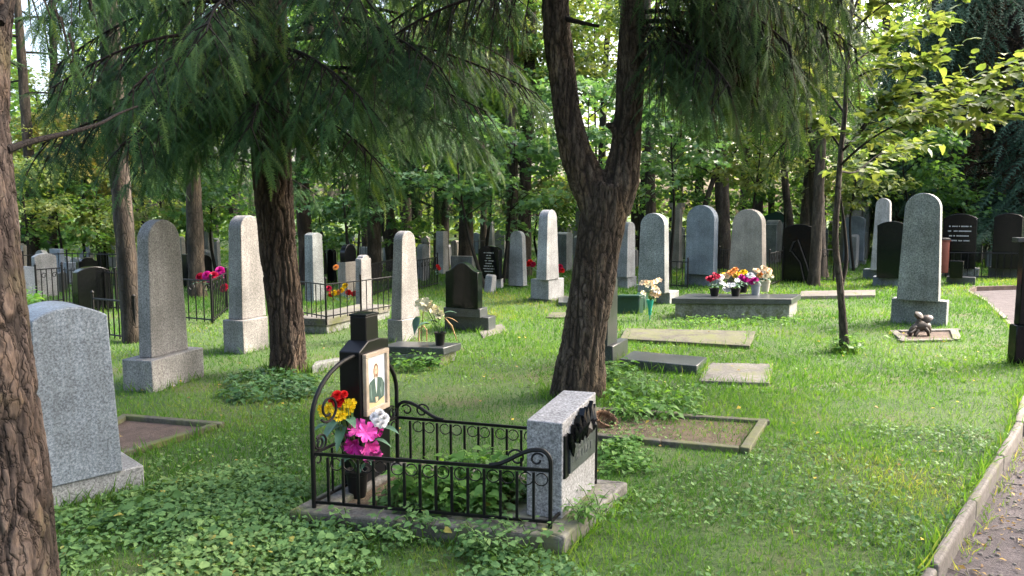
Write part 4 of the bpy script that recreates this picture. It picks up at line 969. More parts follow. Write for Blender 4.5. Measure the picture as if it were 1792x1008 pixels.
flower_spray('single red flower on the scrolled fence right of the narrow headstone', ['red'], [(766, 466), (768, 470)], 503, .05, 767)

# ------------------------------------------------------------------ trees
def smooth_path(pts, n, zvis=None):
    pts = np.array([tuple(p) for p in pts], float); m = len(pts)
    d = np.concatenate([[0], np.cumsum(np.linalg.norm(np.diff(pts, axis=0), axis=1))])
    t = np.linspace(0, d[-1], n)
    if zvis and d[-1] > zvis: t = np.concatenate([np.linspace(0, zvis, int(n*.88), endpoint=False), np.linspace(zvis, d[-1], n-int(n*.88))])
    out = np.zeros((n, 3))
    tan = np.gradient(pts, d, axis=0)
    k = np.clip(np.searchsorted(d, t)-1, 0, m-2); h = (d[k+1]-d[k])[:, None]; u = ((t-d[k])[:, None])/h
    return (2*u**3-3*u**2+1)*pts[k]+(u**3-2*u**2+u)*h*tan[k]+(-2*u**3+3*u**2)*pts[k+1]+(u**3-u**2)*h*tan[k+1], t/d[-1]
def bark_amount(P_, fs, stretch, seed):
    "0 in a fissure .. 1 on a plate"
    o = np.empty(len(P_)); vor = mnoise.voronoi; nz = mnoise.noise
    for i, (x, y, z) in enumerate(P_):
        q = nz((x*fs*.7, y*fs*.7, z*fs*.35+seed))*.55
        d = vor((x*fs+q+seed, y*fs+q, z*fs*stretch+q*.5))[0]
        v = (d[1]-d[0])/.20; v = 1 if v > 1 else v*v*(3-2*v)
        e = vor((x*fs*2.1-q*1.5, y*fs*2.1+seed, z*fs*stretch*1.3+q*2))[0]; w = (e[1]-e[0])/.22; w = 1 if w > 1 else w
        pl = nz((round(x*fs*.9+q)*.37+z*fs*stretch*.6, y*fs*.5, seed+z*fs*.2))
        o[i] = v*(.58+.24*w+.22*pl+.16*nz((x*fs*4, y*fs*4, z*fs*1.6-seed)))
    return np.clip(o, 0, 1)
def trunk(name, pts, radii, mat, parent, segs=40, rings=80, amp=.012, fs=14, stretch=.22, seed=1.0, flare=.35, lobes=5, dents=(), zvis=None):
    "pts in world; mesh is placed relative to the parent's location"
    C, t = smooth_path(pts, rings, zvis)
    r = np.interp(t, np.linspace(0, 1, len(radii)), radii)
    zb = C[:, 2]-C[0, 2]; th = 2*math.pi*np.arange(segs)/segs
    T = np.gradient(C, axis=0); T /= np.linalg.norm(T, axis=1, keepdims=True)
    X = np.array([1., 0, 0])-T*T[:, :1]; X /= np.linalg.norm(X, axis=1, keepdims=True); Y = np.cross(T, X)
    fl_ = flare*np.exp(-zb/.22)
    rr = r[:, None]*(1+fl_[:, None]*(.7+.45*np.cos(lobes*th+seed)[None]))*(1+.05*np.sin(2*th+seed*3)[None]*np.cos(zb*1.7+seed)[:, None]+.03*np.sin(3*th+zb[:, None]*2.1))
    N = X[:, None]*np.cos(th)[None, :, None]+Y[:, None]*np.sin(th)[None, :, None]
    Pn = C[:, None]+N*r[:, None, None]
    b = bark_amount(Pn.reshape(-1, 3), fs, stretch, seed).reshape(rings, segs)
    for c, ax_r, ax_z, dep in dents:
        e = ((Pn-np.array(c))**2); q = np.clip(1-(e[..., 0]+e[..., 1])/ax_r**2-e[..., 2]/ax_z**2, 0, 1)
        rr = rr-dep*q**.5; b = np.where(q > .1, b*.05, b)
    V = C[:, None]+N*(rr+amp*(b-.6))[..., None]
    V = V.reshape(-1, 3)-np.array(parent.location)
    i = np.arange(rings-1)[:, None]*segs; j = np.arange(segs)[None]
    F = np.stack([i+j, i+(j+1) % segs, i+segs+(j+1) % segs, i+segs+j], -1).reshape(-1, 4)
    return link(name, mesh_np(name, V, F, M[mat], .06+.94*b.ravel()**.8, True), parent)
FROND = T_frond(); FROND_C = T_frond(9, .22, .22, .035); FROND_H = T_frond(20, .11, .25, .016)
def limb_curve(p0, az, L, rise, droop, n=14, wob=.05):
    d = np.array((math.cos(R(az)), math.sin(R(az)), 0)); s = np.array((-d[1], d[0], 0)); t = np.linspace(0, 1, n)[:, None]
    ph = rng.uniform(0, 6)
    return np.array(p0)+d*L*t+np.array((0, 0, 1))*(rise*t-droop*t*t)+s*wob*L*np.sin(t*3.2+ph)
class Crown:
    def __init__(s): s.pos = []; s.dir = []; s.up = []; s.sc = []; s.tint = []; s.twigs = MB()
    def limb(s, C, twigs=26, tl=.55, fr=(.2, .34), weep=.6, tint=(.2, .8), start=.18, side=.9, step=.085):
        n = len(C); D = np.gradient(C, axis=0); D /= np.linalg.norm(D, axis=1, keepdims=True)
        for k in range(twigs):
            t = start+(1-start)*(k+rng.random())/twigs; f = t*(n-1); i = min(int(f), n-2); u = f-i
            p = C[i]*(1-u)+C[i+1]*u; d = D[i]; sd = np.array((-d[1], d[0], 0))*(1 if k % 2 else -1)
            L = tl*(1.15-.6*t)*rng.uniform(.6, 1.3)
            v = sd*side*rng.uniform(.4, 1.1)+d*rng.uniform(.2, .8)+np.array((0, 0, -weep*rng.uniform(.3, 1.2))); v /= np.linalg.norm(v)
            m = max(2, int(L/step)); pts = [p]; q = p.copy(); vv = v.copy()
            for a in range(m):
                vv = vv+np.array((0, 0, -.20*weep)); vv /= np.linalg.norm(vv); q = q+vv*L/m; pts.append(q.copy())
                sd2 = np.cross(vv, (0, 0, 1.)); l = np.linalg.norm(sd2); sd2 = sd2/l if l > .05 else sd
                for sg in (-1, 1):
                    if rng.random() < .2: continue
                    s.pos.append(q); s.dir.append(vv*.75+sd2*sg*rng.uniform(.45, 1.25)+np.array((0, 0, -weep*rng.uniform(.1, .7))))
                    s.up.append(np.array((rng.normal(0, .35), -.45+rng.normal(0, .3), .8))); s.sc.append(rng.uniform(*fr)*(1.0-.35*a/m)); s.tint.append(rng.uniform(*tint))
            s.pos.append(q); s.dir.append(vv+np.array((0, 0, -.3*weep))); s.up.append(np.array((rng.normal(0, .35), -.45+rng.normal(0, .3), .8))); s.sc.append(rng.uniform(*fr)); s.tint.append(min(1, rng.uniform(*tint)+.12))
            s.twigs.tube(pts, [.0085-.006*x/m for x in range(m+1)], 3, cap=False)
    def build(s, parent, mat='needle', zfine=4.2, name='foliage', fine=None):
        pos = np.array(s.pos); d = np.array(s.dir); up = np.array(s.up); sc = np.array(s.sc); ti = np.array(s.tint)
        ti = np.clip(ti+(vnoise(pos[:, 0], pos[:, 2], 1.6)-.5)*.5, 0, 1)
        B = basis(d, up); fine_ = pos[:, 2] < zfine; parts = []
        if fine_.any(): parts.append(scatter(fine or FROND, pos[fine_], B[fine_], sc[fine_], ti[fine_]))
        if (~fine_).any(): parts.append(scatter(FROND_C, pos[~fine_], B[~fine_], sc[~fine_]*1.25, ti[~fine_]))
        V, F, T = merge(parts); o = link(name, mesh_np(name, V-np.array(parent.location), F, M[mat], T), parent); o['kind'] = 'stuff'
        if s.twigs.v:
            s.twigs.v = [tuple(np.array(v)-np.array(parent.location)) for v in s.twigs.v]
            s.twigs.build('twigs', M['twig'], parent)['kind'] = 'stuff'
        return o
def limb_obj(C, r0, parent, mat='bark_brown', r1=.006):
    mb = MB(); n = len(C); mb.tube([Vector(c)-parent.location for c in C], [r0+(r1-r0)*(i/(n-1))**.8 for i in range(n)], 7); return mb.build('limb', M[mat], parent, smooth=60)
def tree_root(name, base, label, cat='tree', group='trees in the cemetery'):
    o = empty(name, base); tag(o, label, cat, group); return o

# -- the nearest trunk at the left edge
B0 = Vector((-1.93, 2.74, 0)); t0 = tree_root('pine_tree', B0, 'nearest tree trunk with flaking red brown bark at the left edge')
def edge_c(px, py, Y, r): p = P(px-20, py, Y); return (p.x-r*1.05, Y, p.z)
trunk('trunk', [edge_c(99, 1110, 2.7, .20), edge_c(97, 1000, 2.72, .195), edge_c(76, 750, 2.76, .19), edge_c(50, 520, 2.8, .185), edge_c(34, 350, 2.84, .18), edge_c(18, 180, 2.88, .175), edge_c(16, 60, 2.92, .17), edge_c(24, -60, 2.97, .17), edge_c(30, -400, 3.1, .16), edge_c(40, -1200, 3.4, .13), edge_c(60, -3000, 4.0, .07)],
      [.205, .2, .195, .19, .185, .18, .175, .17, .15, .12, .07], 'bark_red', t0, 250, 560, .018, 19, .13, 3.1, .1, 4, dents=[(tuple(P(56, 925, 2.59)), .024, .075, .075)], zvis=3.4)
cr = Crown()
for C_, tw in ((np.array([P(10, 262, 2.88), P(60, 246, 3.15), P(120, 232, 3.4), P(180, 214, 3.7), P(205, 200, 3.9), P(240, 186, 4.1)]), 0), (np.array([P(0, 40, 2.9), P(40, -90, 3.2), P(100, -140, 3.5), P(140, -60, 3.7), P(160, 20, 3.8)]), 5)):
    C_ = np.array(smooth_path([tuple(p) for p in C_], 16)[0]); limb_obj(C_, .017, t0, 'bark_red', .005)
    if tw: cr.limb(C_, tw, .30, (.10, .18), 1.0, (.3, .8), .5)
cr.limb(np.array(smooth_path([tuple(P(-40, -150, 3.4)), tuple(P(30, -60, 3.5)), tuple(P(100, 20, 3.6)), tuple(P(135, 90, 3.6))], 12)[0]), 7, .26, (.10, .17), 1.1, (.4, .9), .3)
for k in range(12): cr.limb(limb_curve((B0.x-.1, B0.y+.3, 4.3+k*.32), k*137.5, 1.7-.08*k, .2, .5), 10, .5, (.3, .45), .6)
cr.build(t0, 'needle')

# -- the spruce in the left middle
B1 = G(503, 650); t1 = tree_root('spruce_tree', B1, 'spruce with red brown trunk and dark drooping fronds left of the near grave')
Y1 = B1.y
tp1 = [Vector(B1)-UP*.05, P(500, 560, Y1), P(488, 450, Y1), P(480, 340, Y1), P(474, 250, Y1), P(468, 100, Y1), P(465, -50, Y1), P(470, -600, Y1+.2), P(480, -1700, Y1+.2)]
trunk('trunk', tp1, [.165, .175, .182, .185, .18, .17, .16, .12, .04], 'bark_brown', t1, 130, 330, .028, 17, .09, 5.3, .22, 5, zvis=3.8)
cr = Crown()
def axis_at(tp, z):
    for a, b in zip(tp[:-1], tp[1:]):
        if a.z <= z <= b.z: u = (z-a.z)/(b.z-a.z); return a+(b-a)*u
    return tp[-1]
LIMBS1 = []
for k, (z, az, L, ri, dr) in enumerate([(2.45, -35, 1.5, .35, .75), (2.6, -140, 1.9, .3, .75), (2.55, 175, 1.3, .35, .8), (2.75, -75, 1.5, .3, .8), (2.7, 10, 2.1, .35, .75), (2.65, -110, 1.7, .3, .85), (2.9, -20, 2.3, .35, .8), (2.85, 150, 1.4, .3, .8), (2.95, 200, 1.5, .35, .85), (3.0, -55, 2.1, .35, .9), (3.1, -95, 2.1, .35, 1.0), (3.05, 45, 2.0, .3, .8), (3.15, -130, 1.9, .4, 1.0), (3.2, -5, 2.6, .4, .9), (3.3, 180, 1.7, .4, .9), (3.3, -40, 2.5, .4, 1.05), (3.4, -80, 2.2, .4, 1.0), (3.45, 100, 1.8, .3, .6), (3.5, -160, 1.8, .4, 1.0), (3.6, 20, 2.6, .4, .9), (3.7, -110, 2.3, .4, 1.0), (3.7, -60, 2.4, .4, 1.0), (3.9, -25, 2.5, .4, .95), (3.9, -145, 1.8, .4, .95), (4.1, 0, 2.4, .4, .9), (4.1, 180, 1.7, .4, .9), (4.3, -70, 2.2, .4, .9), (4.4, 60, 2.0, .4, .8)]):
    p0 = axis_at(tp1, z); C_ = limb_curve(p0, az, L, ri, dr); limb_obj(C_, .026, t1); cr.limb(C_, int(20+L*8), .62, (.19, .36), .6, (0, .9), step=.10)
for k in range(16):
    z = 4.7+k*.24; cr.limb(limb_curve(axis_at(tp1, z), k*137.5, 2.1-.09*k, .3, .8), 9, .55, (.34, .5), .6)
cr.build(t1, 'needle')

# -- the forked tree right of the middle
B2 = G(1008, 692); Y2 = B2.y; t2 = tree_root('forked_tree', B2, 'leaning forked tree with ridged brown trunk behind the near grave')
mb = MB()
rp = lambda px: px*m_per_px(Y2)
main = [(1005, 705, 62), (1008, 690, 57), (1016, 640, 48), (1026, 570, 45), (1036, 500, 45), (1047, 430, 47), (1058, 370, 50), (1066, 325, 50)]
def tb_(lst, dy=0.0):
    pts, t = smooth_path([tuple(P(x, y, Y2+dy)-B2) for x, y, r in lst], 26); rr = np.interp(t, np.linspace(0, 1, len(lst)), [rp(r)*(.82 if lst is main else .72) for x, y, r in lst]); mb.tube([Vector(p) for p in pts], list(rr), 20)
tb_(main)
tb_([(1056, 372, 50), (1026, 314, 33), (1003, 256, 31), (990, 180, 31), (978, 90, 30), (972, 0, 29), (968, -120, 26), (960, -500, 18), (955, -1200, 7)])
tb_([(1068, 362, 50), (1092, 296, 29), (1096, 220, 29), (1102, 130, 29), (1106, 40, 27), (1108, -60, 25), (1120, -400, 18), (1125, -1100, 7)])
tb_([(1060, 215, 8), (1075, 225, 14), (1090, 240, 18)])
for a in ((1095, 345, 12), (1104, 330, 9), (1088, 370, 10)):
    mb.tube([P(a[0]-14, a[1]+10, Y2-.05)-B2, P(a[0]+2, a[1], Y2-.08)-B2, P(a[0]+10, a[1]-2, Y2-.08)-B2], [rp(a[2]), rp(a[2]*.7), rp(2)], 10)
tmp = mb.build('trunk', M['bark_fork']); md = tmp.modifiers.new('r', 'REMESH'); md.mode = 'VOXEL'; md.voxel_size = .0125
sm = tmp.modifiers.new('s', 'SMOOTH'); sm.iterations = 8; sm.factor = .6
dg = bpy.context.evaluated_depsgraph_get(); me = bpy.data.meshes.new_from_object(tmp.evaluated_get(dg)); bpy.data.objects.remove(tmp)
nv = len(me.vertices); co = np.empty(nv*3, np.float32); no = np.empty(nv*3, np.float32); me.vertices.foreach_get('co', co); me.vertex_normals.foreach_get('vector', no)
co = co.reshape(-1, 3).astype(float); no = no.reshape(-1, 3)
b = bark_amount(co, 19, .085, 8.2)
rough_ = np.array([mnoise.noise((x*2.6, y*2.6, z*1.6)) for x, y, z in co])
co = co+no*(.019*(b-.6)+.030*rough_)[:, None]
me.vertices.foreach_set('co', co.astype(np.float32).ravel()); me.polygons.foreach_set('use_smooth', np.ones(len(me.polygons), bool))
a_ = me.attributes.new('tint', 'FLOAT', 'POINT'); a_.data.foreach_set('value', (.06+.94*b**.8).astype(np.float32)); me.update()
me.materials.clear(); me.materials.append(M['bark_fork']); link('trunk', me, t2)
def on_px(px, py): return np.array(P(px, py, Y2))
cr = Crown(); dead = Crown()
SP2 = [(1105, 60, -20, 1.0, .25, .7), (1104, 90, -60, 1.1, .3, .75), (1108, 20, 5, 1.5, .3, .8), (1108, 0, -40, 1.3, .3, .85), (1110, -40, -8, 1.75, .3, .95), (1110, -60, 35, 1.5, .3, .8), (1112, -90, -62, 1.5, .3, .9), (1112, -120, -25, 1.6, .35, 1.0), (1114, -160, 10, 1.9, .35, 1.0), (1116, -200, -45, 1.6, .4, 1.0), (1118, -260, -5, 2.0, .4, 1.05),
       (972, 0, 200, 1.5, .2, .7), (970, -60, 170, 1.7, .2, .75), (968, -130, 215, 1.9, .25, .9), (966, -190, 185, 2.1, .3, .9), (966, -200, -120, 1.4, .3, .9), (1108, -150, -95, 1.4, .3, .9), (1000, -260, -85, 1.6, .3, 1.0), (964, -300, 150, 2.0, .3, .9), (1118, -320, 60, 1.7, .3, .9), (1100, 30, 70, 1.3, .3, .5), (1106, 45, -5, 1.3, .25, .8), (1112, -70, 15, 1.7, .3, .95)]
for k, (px, py, az, L, ri, dr) in enumerate(SP2):
    C_ = limb_curve(on_px(px, py), az, L, ri, dr); limb_obj(C_, .022, t2, 'bark_fork')
    lft = px < 1000
    cr.limb(C_, int((8 if lft else 18)+L*(5 if lft else 7)), .60 if not lft else .45, (.19, .35), .8, (0, .85), step=.095)
    dead.limb(C_, 10 if not lft else 14, .55, (.12, .24), 1.6, (.1, .9), .15, .5)
for k in range(14):
    z = 4.4+k*.22; p0 = on_px(1112 if k % 2 else 966, 370-(z-1.6)*FPX/Y2*1.02); cr.limb(limb_curve(p0, k*137.5, 2.2-.08*k, .3, .8), 9, .55, (.34, .5), .6)
C_ = np.array(smooth_path([tuple(P(985, 30, Y2)), tuple(P(1010, 38, Y2-.2)), tuple(P(1048, 46, Y2-.3))], 8)[0]); limb_obj(C_, .03, t2, 'bark_fork', .012)
cr.build(t2, 'needle_grey'); dead.build(t2, 'dead', 9, 'dead_sprays', FROND_H)

# -- young tree with broad yellow green leaves on the right
B3 = G(1479, 617); Y3 = B3.y; t3 = tree_root('young_tree', B3, 'young slim tree with broad yellow green leaves at right of the lawn')
q3 = lambda px, py, d=0.0: P(px, py, Y3+d)
trunk('trunk', [Vector(B3)-UP*.04, q3(1475, 560), q3(1469, 490), q3(1462, 430), q3(1466, 340), q3(1472, 262), q3(1478, 205), q3(1482, 120), q3(1489, 30), q3(1500, -150, .3), q3(1515, -400, .5)], [.042, .037, .034, .030, .026, .022, .019, .016, .012, .009, .005], 'bark_grey', t3, 28, 160, .005, 30, .25, 2.2, .5, 4)
BR3 = [[(1472, 500, 0), (1480, 465, .05), (1478, 400, .1), (1470, 330, .15), (1474, 265, .1)],
       [(1473, 265, 0), (1500, 238, -.2), (1524, 210, -.4), (1545, 182, -.5), (1580, 168, -.6), (1640, 160, -.8), (1700, 142, -1.0), (1760, 128, -1.2), (1830, 118, -1.3)],
       [(1495, 242, -.15), (1530, 200, -.3), (1575, 192, -.5), (1640, 202, -.8), (1690, 212, -1.0), (1730, 208, -1.2)],
       [(1470, 290, 0), (1500, 262, -.3), (1550, 228, -.8), (1600, 205, -1.1), (1660, 190, -1.4), (1730, 178, -1.6), (1790, 172, -1.8)],
       [(1479, 200, 0), (1455, 168, .3), (1425, 138, .5), (1400, 105, .6), (1372, 72, .7)],
       [(1480, 150, 0), (1520, 125, -.2), (1570, 118, -.3), (1620, 110, -.4)],
       [(1483, 110, 0), (1470, 60, .2), (1440, 20, .4), (1410, -20, .5)],
       [(1486, 60, 0), (1530, 20, -.2), (1580, -10, -.4), (1640, -20, -.6)],
       [(1482, 120, 0), (1530, 85, .2), (1590, 60, .2), (1650, 40, .1)],
       [(1474, 262, 0), (1445, 225, .2), (1420, 205, .3), (1395, 198, .4)],
       [(1489, 30, 0), (1530, -60, .1), (1600, -120, 0), (1680, -130, -.2)],
       [(1470, 300, 0), (1500, 300, .5), (1540, 270, .9), (1590, 255, 1.1)]]
pos = []; dr_ = []; sc_ = []; ti_ = []
for i, b_ in enumerate(BR3):
    C_ = np.array(smooth_path([tuple(q3(*p)) for p in b_], 22)[0]); limb_obj(C_, .030 if i == 0 else .016, t3, 'twig', .004)
    if i == 0: continue
    D = np.gradient(C_, axis=0)
    for k in range(int(7+10*len(b_))):
        j = int(rng.uniform(5, 21.9)); d = D[j]/np.linalg.norm(D[j]); sd = np.array((-d[1], d[0], 0))*(1 if k % 2 else -1)
        tl = rng.uniform(.06, .5); tip = C_[j]+(sd*rng.uniform(.4, 1)+d*rng.uniform(0, .8))*tl+np.array((0, 0, rng.uniform(-.12, .2)*tl*2))
        mbt = None
        for s in np.linspace(.3, 1, max(2, int(tl/.07))):
            p = C_[j]*(1-s)+tip*s
            pos.append(p); dr_.append((tip-C_[j])/np.linalg.norm(tip-C_[j])+rng.normal(0, .5, 3)*np.array((1, 1, .4))+np.array((0, 0, -.25))); sc_.append(rng.uniform(.08, .145)); ti_.append(rng.uniform(.05, .9))
pos = np.array(pos); V, F, T = scatter(T_heart(.36), pos, basis(np.array(dr_), rup(len(pos), .35)), np.array(sc_), np.array(ti_))
link('foliage', mesh_np('foliage', V-np.array(B3), F, M['yellow_green'], T), t3)['kind'] = 'stuff'

# -- background trees: trunks
def bg_trunk(label, pts, r, mat='bark_far', name='tree', segs=16, rings=40, top=9.5, taper=.55, amp=.02, by=None, flare=.3):
    b = G(*pts[0]); Y = b.y; w = [Vector(b)-UP*.06]+[P(x, y, Y) for x, y in pts[1:]]
    d = (w[-1]-w[-2]).normalized()
    if d.z < .6: d = (d+UP*1.2).normalized()
    while w[-1].z < top: w.append(w[-1]+d*1.5+Vector((random.uniform(-.1, .1), random.uniform(-.1, .1), 0)))
    o = tree_root(name, b, label); r0 = r*m_per_px(Y)
    trunk('trunk', w, [r0*(1-(1-taper)*i/(len(w)-1)) for i in range(len(w))], mat, o, segs, rings, amp*(r0/.2), 9/max(.1, r0*4), .2, random.uniform(0, 9), flare, 4)
    return o, w
BT = {}
for key, lab, pts, r, mat in [
 ('a', 'grey brown trunk leaning left behind the tall pinkish headstone', [(236, 598), (224, 470), (206, 260), (193, 80), (188, 0)], 18, 'bark_grey'),
 ('b', 'thin dark trunk with arching branches at far left', [(92, 470), (92, 370), (95, 290), (89, 230), (94, 120)], 8, 'bark_far'),
 ('c', 'slanting thin trunk just right of the nearest trunk', [(34, 480), (46, 390), (62, 310), (92, 262), (140, 225)], 8, 'bark_far'),
 ('d', 'brown trunk directly right of the spruce trunk', [(537, 500), (533, 400), (528, 300), (536, 180)], 13, 'bark_brown'),
 ('e', 'crooked mossy trunk behind the narrow headstone', [(694, 476), (684, 410), (662, 320), (655, 230), (640, 100)], 15, 'bark_far'),
 ('f', 'dark straight trunk left of the ogee headstone', [(712, 462), (709, 340), (704, 230)], 11, 'bark_far'),
 ('g', 'dark thick trunk above the ogee headstone', [(772, 470), (773, 350), (776, 230)], 14, 'bark_far'),
 ('h', 'left one of the twin trunks behind the slim grey headstone', [(893, 490), (895, 420), (897, 300), (890, 150)], 11, 'bark_grey'),
 ('i', 'right one of the twin trunks behind the slim grey headstone', [(918, 484), (918, 400), (920, 300), (927, 150)], 12, 'bark_far'),
 ('j', 'pale grey straight trunk right of the forked tree', [(1141, 480), (1139, 370), (1136, 250), (1133, 150), (1132, 20)], 10, 'bark_grey'),
 ('k', 'brown trunk between the bluish and brownish headstones', [(1268, 470), (1265, 390), (1263, 300), (1259, 200)], 13, 'bark_grey'),
 ('l', 'thin curved dark stem left of the bluish headstone', [(1212, 470), (1222, 400), (1236, 352), (1252, 300), (1256, 220)], 5, 'bark_far'),
 ('m', 'slender trunk above the brownish headstone', [(1302, 452), (1300, 380), (1305, 300), (1312, 200)], 8, 'bark_grey'),
 ('n', 'dark slender trunk right of the brownish headstone', [(1327, 448), (1327, 370), (1331, 250)], 9, 'bark_far'),
 ('o', 'bent slender trunk left of the double trunk', [(1386, 462), (1382, 390), (1374, 320), (1371, 250)], 7, 'bark_grey'),
 ('p', 'leaning left trunk of the thick double trunk behind the black headstone', [(1402, 470), (1411, 380), (1420, 280), (1426, 150)], 11, 'bark_grey'),
 ('q', 'straight right trunk of the thick double trunk behind the black headstone', [(1433, 486), (1430, 380), (1428, 290), (1430, 150)], 14, 'bark_grey'),
 ('r', 'dark trunk behind the pale tapering shaft', [(1566, 446), (1563, 340), (1560, 240)], 9, 'bark_far'),
 ('s', 'slim dark trunk far left of the forked tree', [(846, 452), (846, 390), (848, 300)], 6, 'bark_far'),
 ('t', 'dark trunk behind the dark arched stone', [(330, 470), (334, 400), (338, 300), (345, 120)], 9, 'bark_far'),
 ('u', 'thin trunk far behind the fenced plot', [(640, 448), (636, 380), (632, 260)], 6, 'bark_far'),
 ('v', 'slim trunk far right under the spruce boughs', [(1620, 452), (1622, 380), (1626, 260)], 8, 'bark_far'),
 ('w', 'slim trunk in the wood left of the double trunk', [(1352, 440), (1350, 380), (1352, 250)], 6, 'bark_far'),
]: BT[key] = bg_trunk(lab, pts, r, mat)
def bg_branches(key, lst):
    o, w = BT[key]; Y = o.location.y
    for l in lst:
        C_ = np.array(smooth_path([tuple(P(x, y, Y)) for x, y in l[1:]], 12)[0]); limb_obj(C_, l[0]*m_per_px(Y), o, 'bark_far', .008)
bg_branches('b', [(4, (95, 300), (110, 250), (150, 235), (200, 215)), (3, (93, 320), (120, 290), (140, 300), (148, 320)), (3, (92, 350), (130, 338), (170, 352), (190, 362)), (3, (96, 290), (130, 275), (180, 282)), (3, (90, 240), (70, 200), (60, 150)), (4, (92, 160), (118, 90), (150, 40), (170, 0)), (3, (94, 130), (80, 60), (70, 0))])
bg_branches('c', [(4, (60, 315), (80, 280), (110, 255), (130, 248)), (3, (48, 380), (62, 340), (72, 330))])
bg_branches('e', [(5, (660, 320), (720, 345), (760, 362), (800, 370)), (4, (684, 280), (740, 300), (790, 335))])
bg_branches('i', [(4, (920, 300), (880, 250), (840, 300))])
bg_branches('k', [(4, (1262, 330), (1240, 300), (1215, 290)), (3, (1263, 300), (1290, 260), (1300, 230))])

# -- background crowns
def crown_mesh(name, a, c, sprays, per, size, mat, leaf=None, spread=.75, tilt=.25, tint=(.1, .9), hole=.35):
    "layered leaf sprays spread through an ellipsoid of half axes a (sideways) and c (up)"
    n = sprays; u = rng.normal(0, 1, (n, 3)); u /= np.linalg.norm(u, axis=1, keepdims=True); rad = rng.uniform(hole, 1, n)**(1/2)
    ctr = u*rad[:, None]*np.array((a, a, c))
    k = np.repeat(np.arange(n), per); m = len(k)
    ang = rng.uniform(0, 2*math.pi, m); rr = np.sqrt(rng.random(m))*spread*rng.uniform(.5, 1.2, n)[k]
    tl = rng.normal(0, tilt, (n, 2))
    p = ctr[k]+np.stack([rr*np.cos(ang), rr*np.sin(ang), rng.normal(0, .07, m)-.18*rr**2+(tl[k, 0]*np.cos(ang)+tl[k, 1]*np.sin(ang))*rr], 1)
    d = np.stack([np.cos(ang), np.sin(ang), rng.normal(-.25, .35, m)], 1)+rng.normal(0, .35, (m, 3))
    t = np.clip(rng.uniform(*tint, n)[k]+rng.normal(0, .15, m), 0, 1)
    V, F, T = scatter(leaf or T_leaf2(), p, basis(d, rup(m, .4)), rng.uniform(.7, 1.25, m)*size, t)
    return mesh_np(name, V, F, M[mat], T)
CM = {}
CM['green'] = crown_mesh('crown', 2.9, 3.6, 58, 80, .19, 'maple_green')
CM['yg'] = crown_mesh('crown', 2.9, 3.4, 54, 80, .18, 'yellow_green')
CM['cool'] = crown_mesh('crown', 2.6, 3.0, 54, 80, .19, 'maple_blue')
CM['gold'] = crown_mesh('crown', 2.6, 2.8, 70, 80, .17, 'gold')
CM['thin'] = crown_mesh('crown', 2.6, 3.2, 34, 70, .17, 'yellow_green')
CM['bush'] = crown_mesh('crown', 1.5, 1.25, 26, 60, .16, 'maple_blue', T_maple(), .6)
CM['bushy'] = crown_mesh('crown', 1.5, 1.2, 28, 60, .16, 'maple_green', T_leaf4(), .6)
CM['bushg'] = crown_mesh('crown', 1.6, 1.3, 46, 70, .16, 'gold', T_leaf4(), .6)
CM['bushl'] = crown_mesh('crown', 1.5, 1.2, 28, 60, .16, 'yellow_green', T_leaf4(), .6)
def add_crown(parent, kind, world_c, sc=1.0, rz=None):
    o = link('crown', CM[kind], parent, Vector(world_c)-parent.location); o.scale = (sc, sc, sc); o.rotation_euler = (0, 0, random.uniform(0, 6.28) if rz is None else rz); return o
for key, kind, px, py, sc in [('b', 'thin', 70, 260, .6), ('b', 'gold', 150, 310, .62), ('c', 'thin', 90, 330, .6), ('a', 'yg', 250, -260, .9),
   ('d', 'green', 560, 190, .8), ('e', 'green', 640, 120, .8), ('f', 'cool', 720, 230, .75), ('g', 'green', 790, 150, .9), ('h', 'yg', 860, 60, .9), ('i', 'green', 930, 200, .8), ('i', 'yg', 960, 20, .9),
   ('k', 'green', 1250, 170, .9), ('l', 'cool', 1210, 270, .55), ('m', 'yg', 1310, 150, .8), ('n', 'green', 1340, 240, .8), ('o', 'yg', 1380, 220, .6), ('p', 'yg', 1400, 60, .9), ('r', 'green', 1560, 230, .7), ('r', 'thin', 1540, 0, .9),
   ('s', 'green', 840, 230, .8), ('t', 'green', 340, 260, .9), ('t', 'yg', 330, 60, .9), ('u', 'cool', 620, 240, .9), ('v', 'green', 1600, 260, .7), ('w', 'yg', 1350, 100, 1.0), ('w', 'green', 1360, 260, .8), ('k', 'yg', 1200, 20, 1.0), ('q', 'green', 1440, 250, .55)]:
    o, w = BT[key]; add_crown(o, kind, P(px, py-(55 if py > 100 else 20), o.location.y+random.uniform(-.6, 1.2)), sc*o.location.y/24)
# a broadleaf tree beyond the path at the right, out of the frame; its crown shades the near graves
for (x, y), lab, cs in (((8.6, 4.8), 'broadleaf tree standing beyond the path outside the right edge', (('green', (6.1, 5.2, 7.2), 1.0), ('green', (7.2, 3.0, 7.0), .9))),):
    o = tree_root('tree', Vector((x, y, -.09)), lab)
    trunk('trunk', [(x, y, -.1), (x-.1, y, 2), (x-.5, y+.2, 4.5), (x-1, y+.4, 7), (x-1.2, y+.5, 10)], [.24, .22, .18, .12, .04], 'bark_grey', o, 20, 60, .02, 12, .2, 1.4, .3, 4)
    for kd, c, sc in cs:
        limb_obj(smooth_path([(x-.4, y+.15, 4), tuple((np.array((x-.4, y+.15, 4.6))+np.array(c))/2), c], 12)[0], .08, o, 'bark_grey', .02); add_crown(o, kd, c, sc)
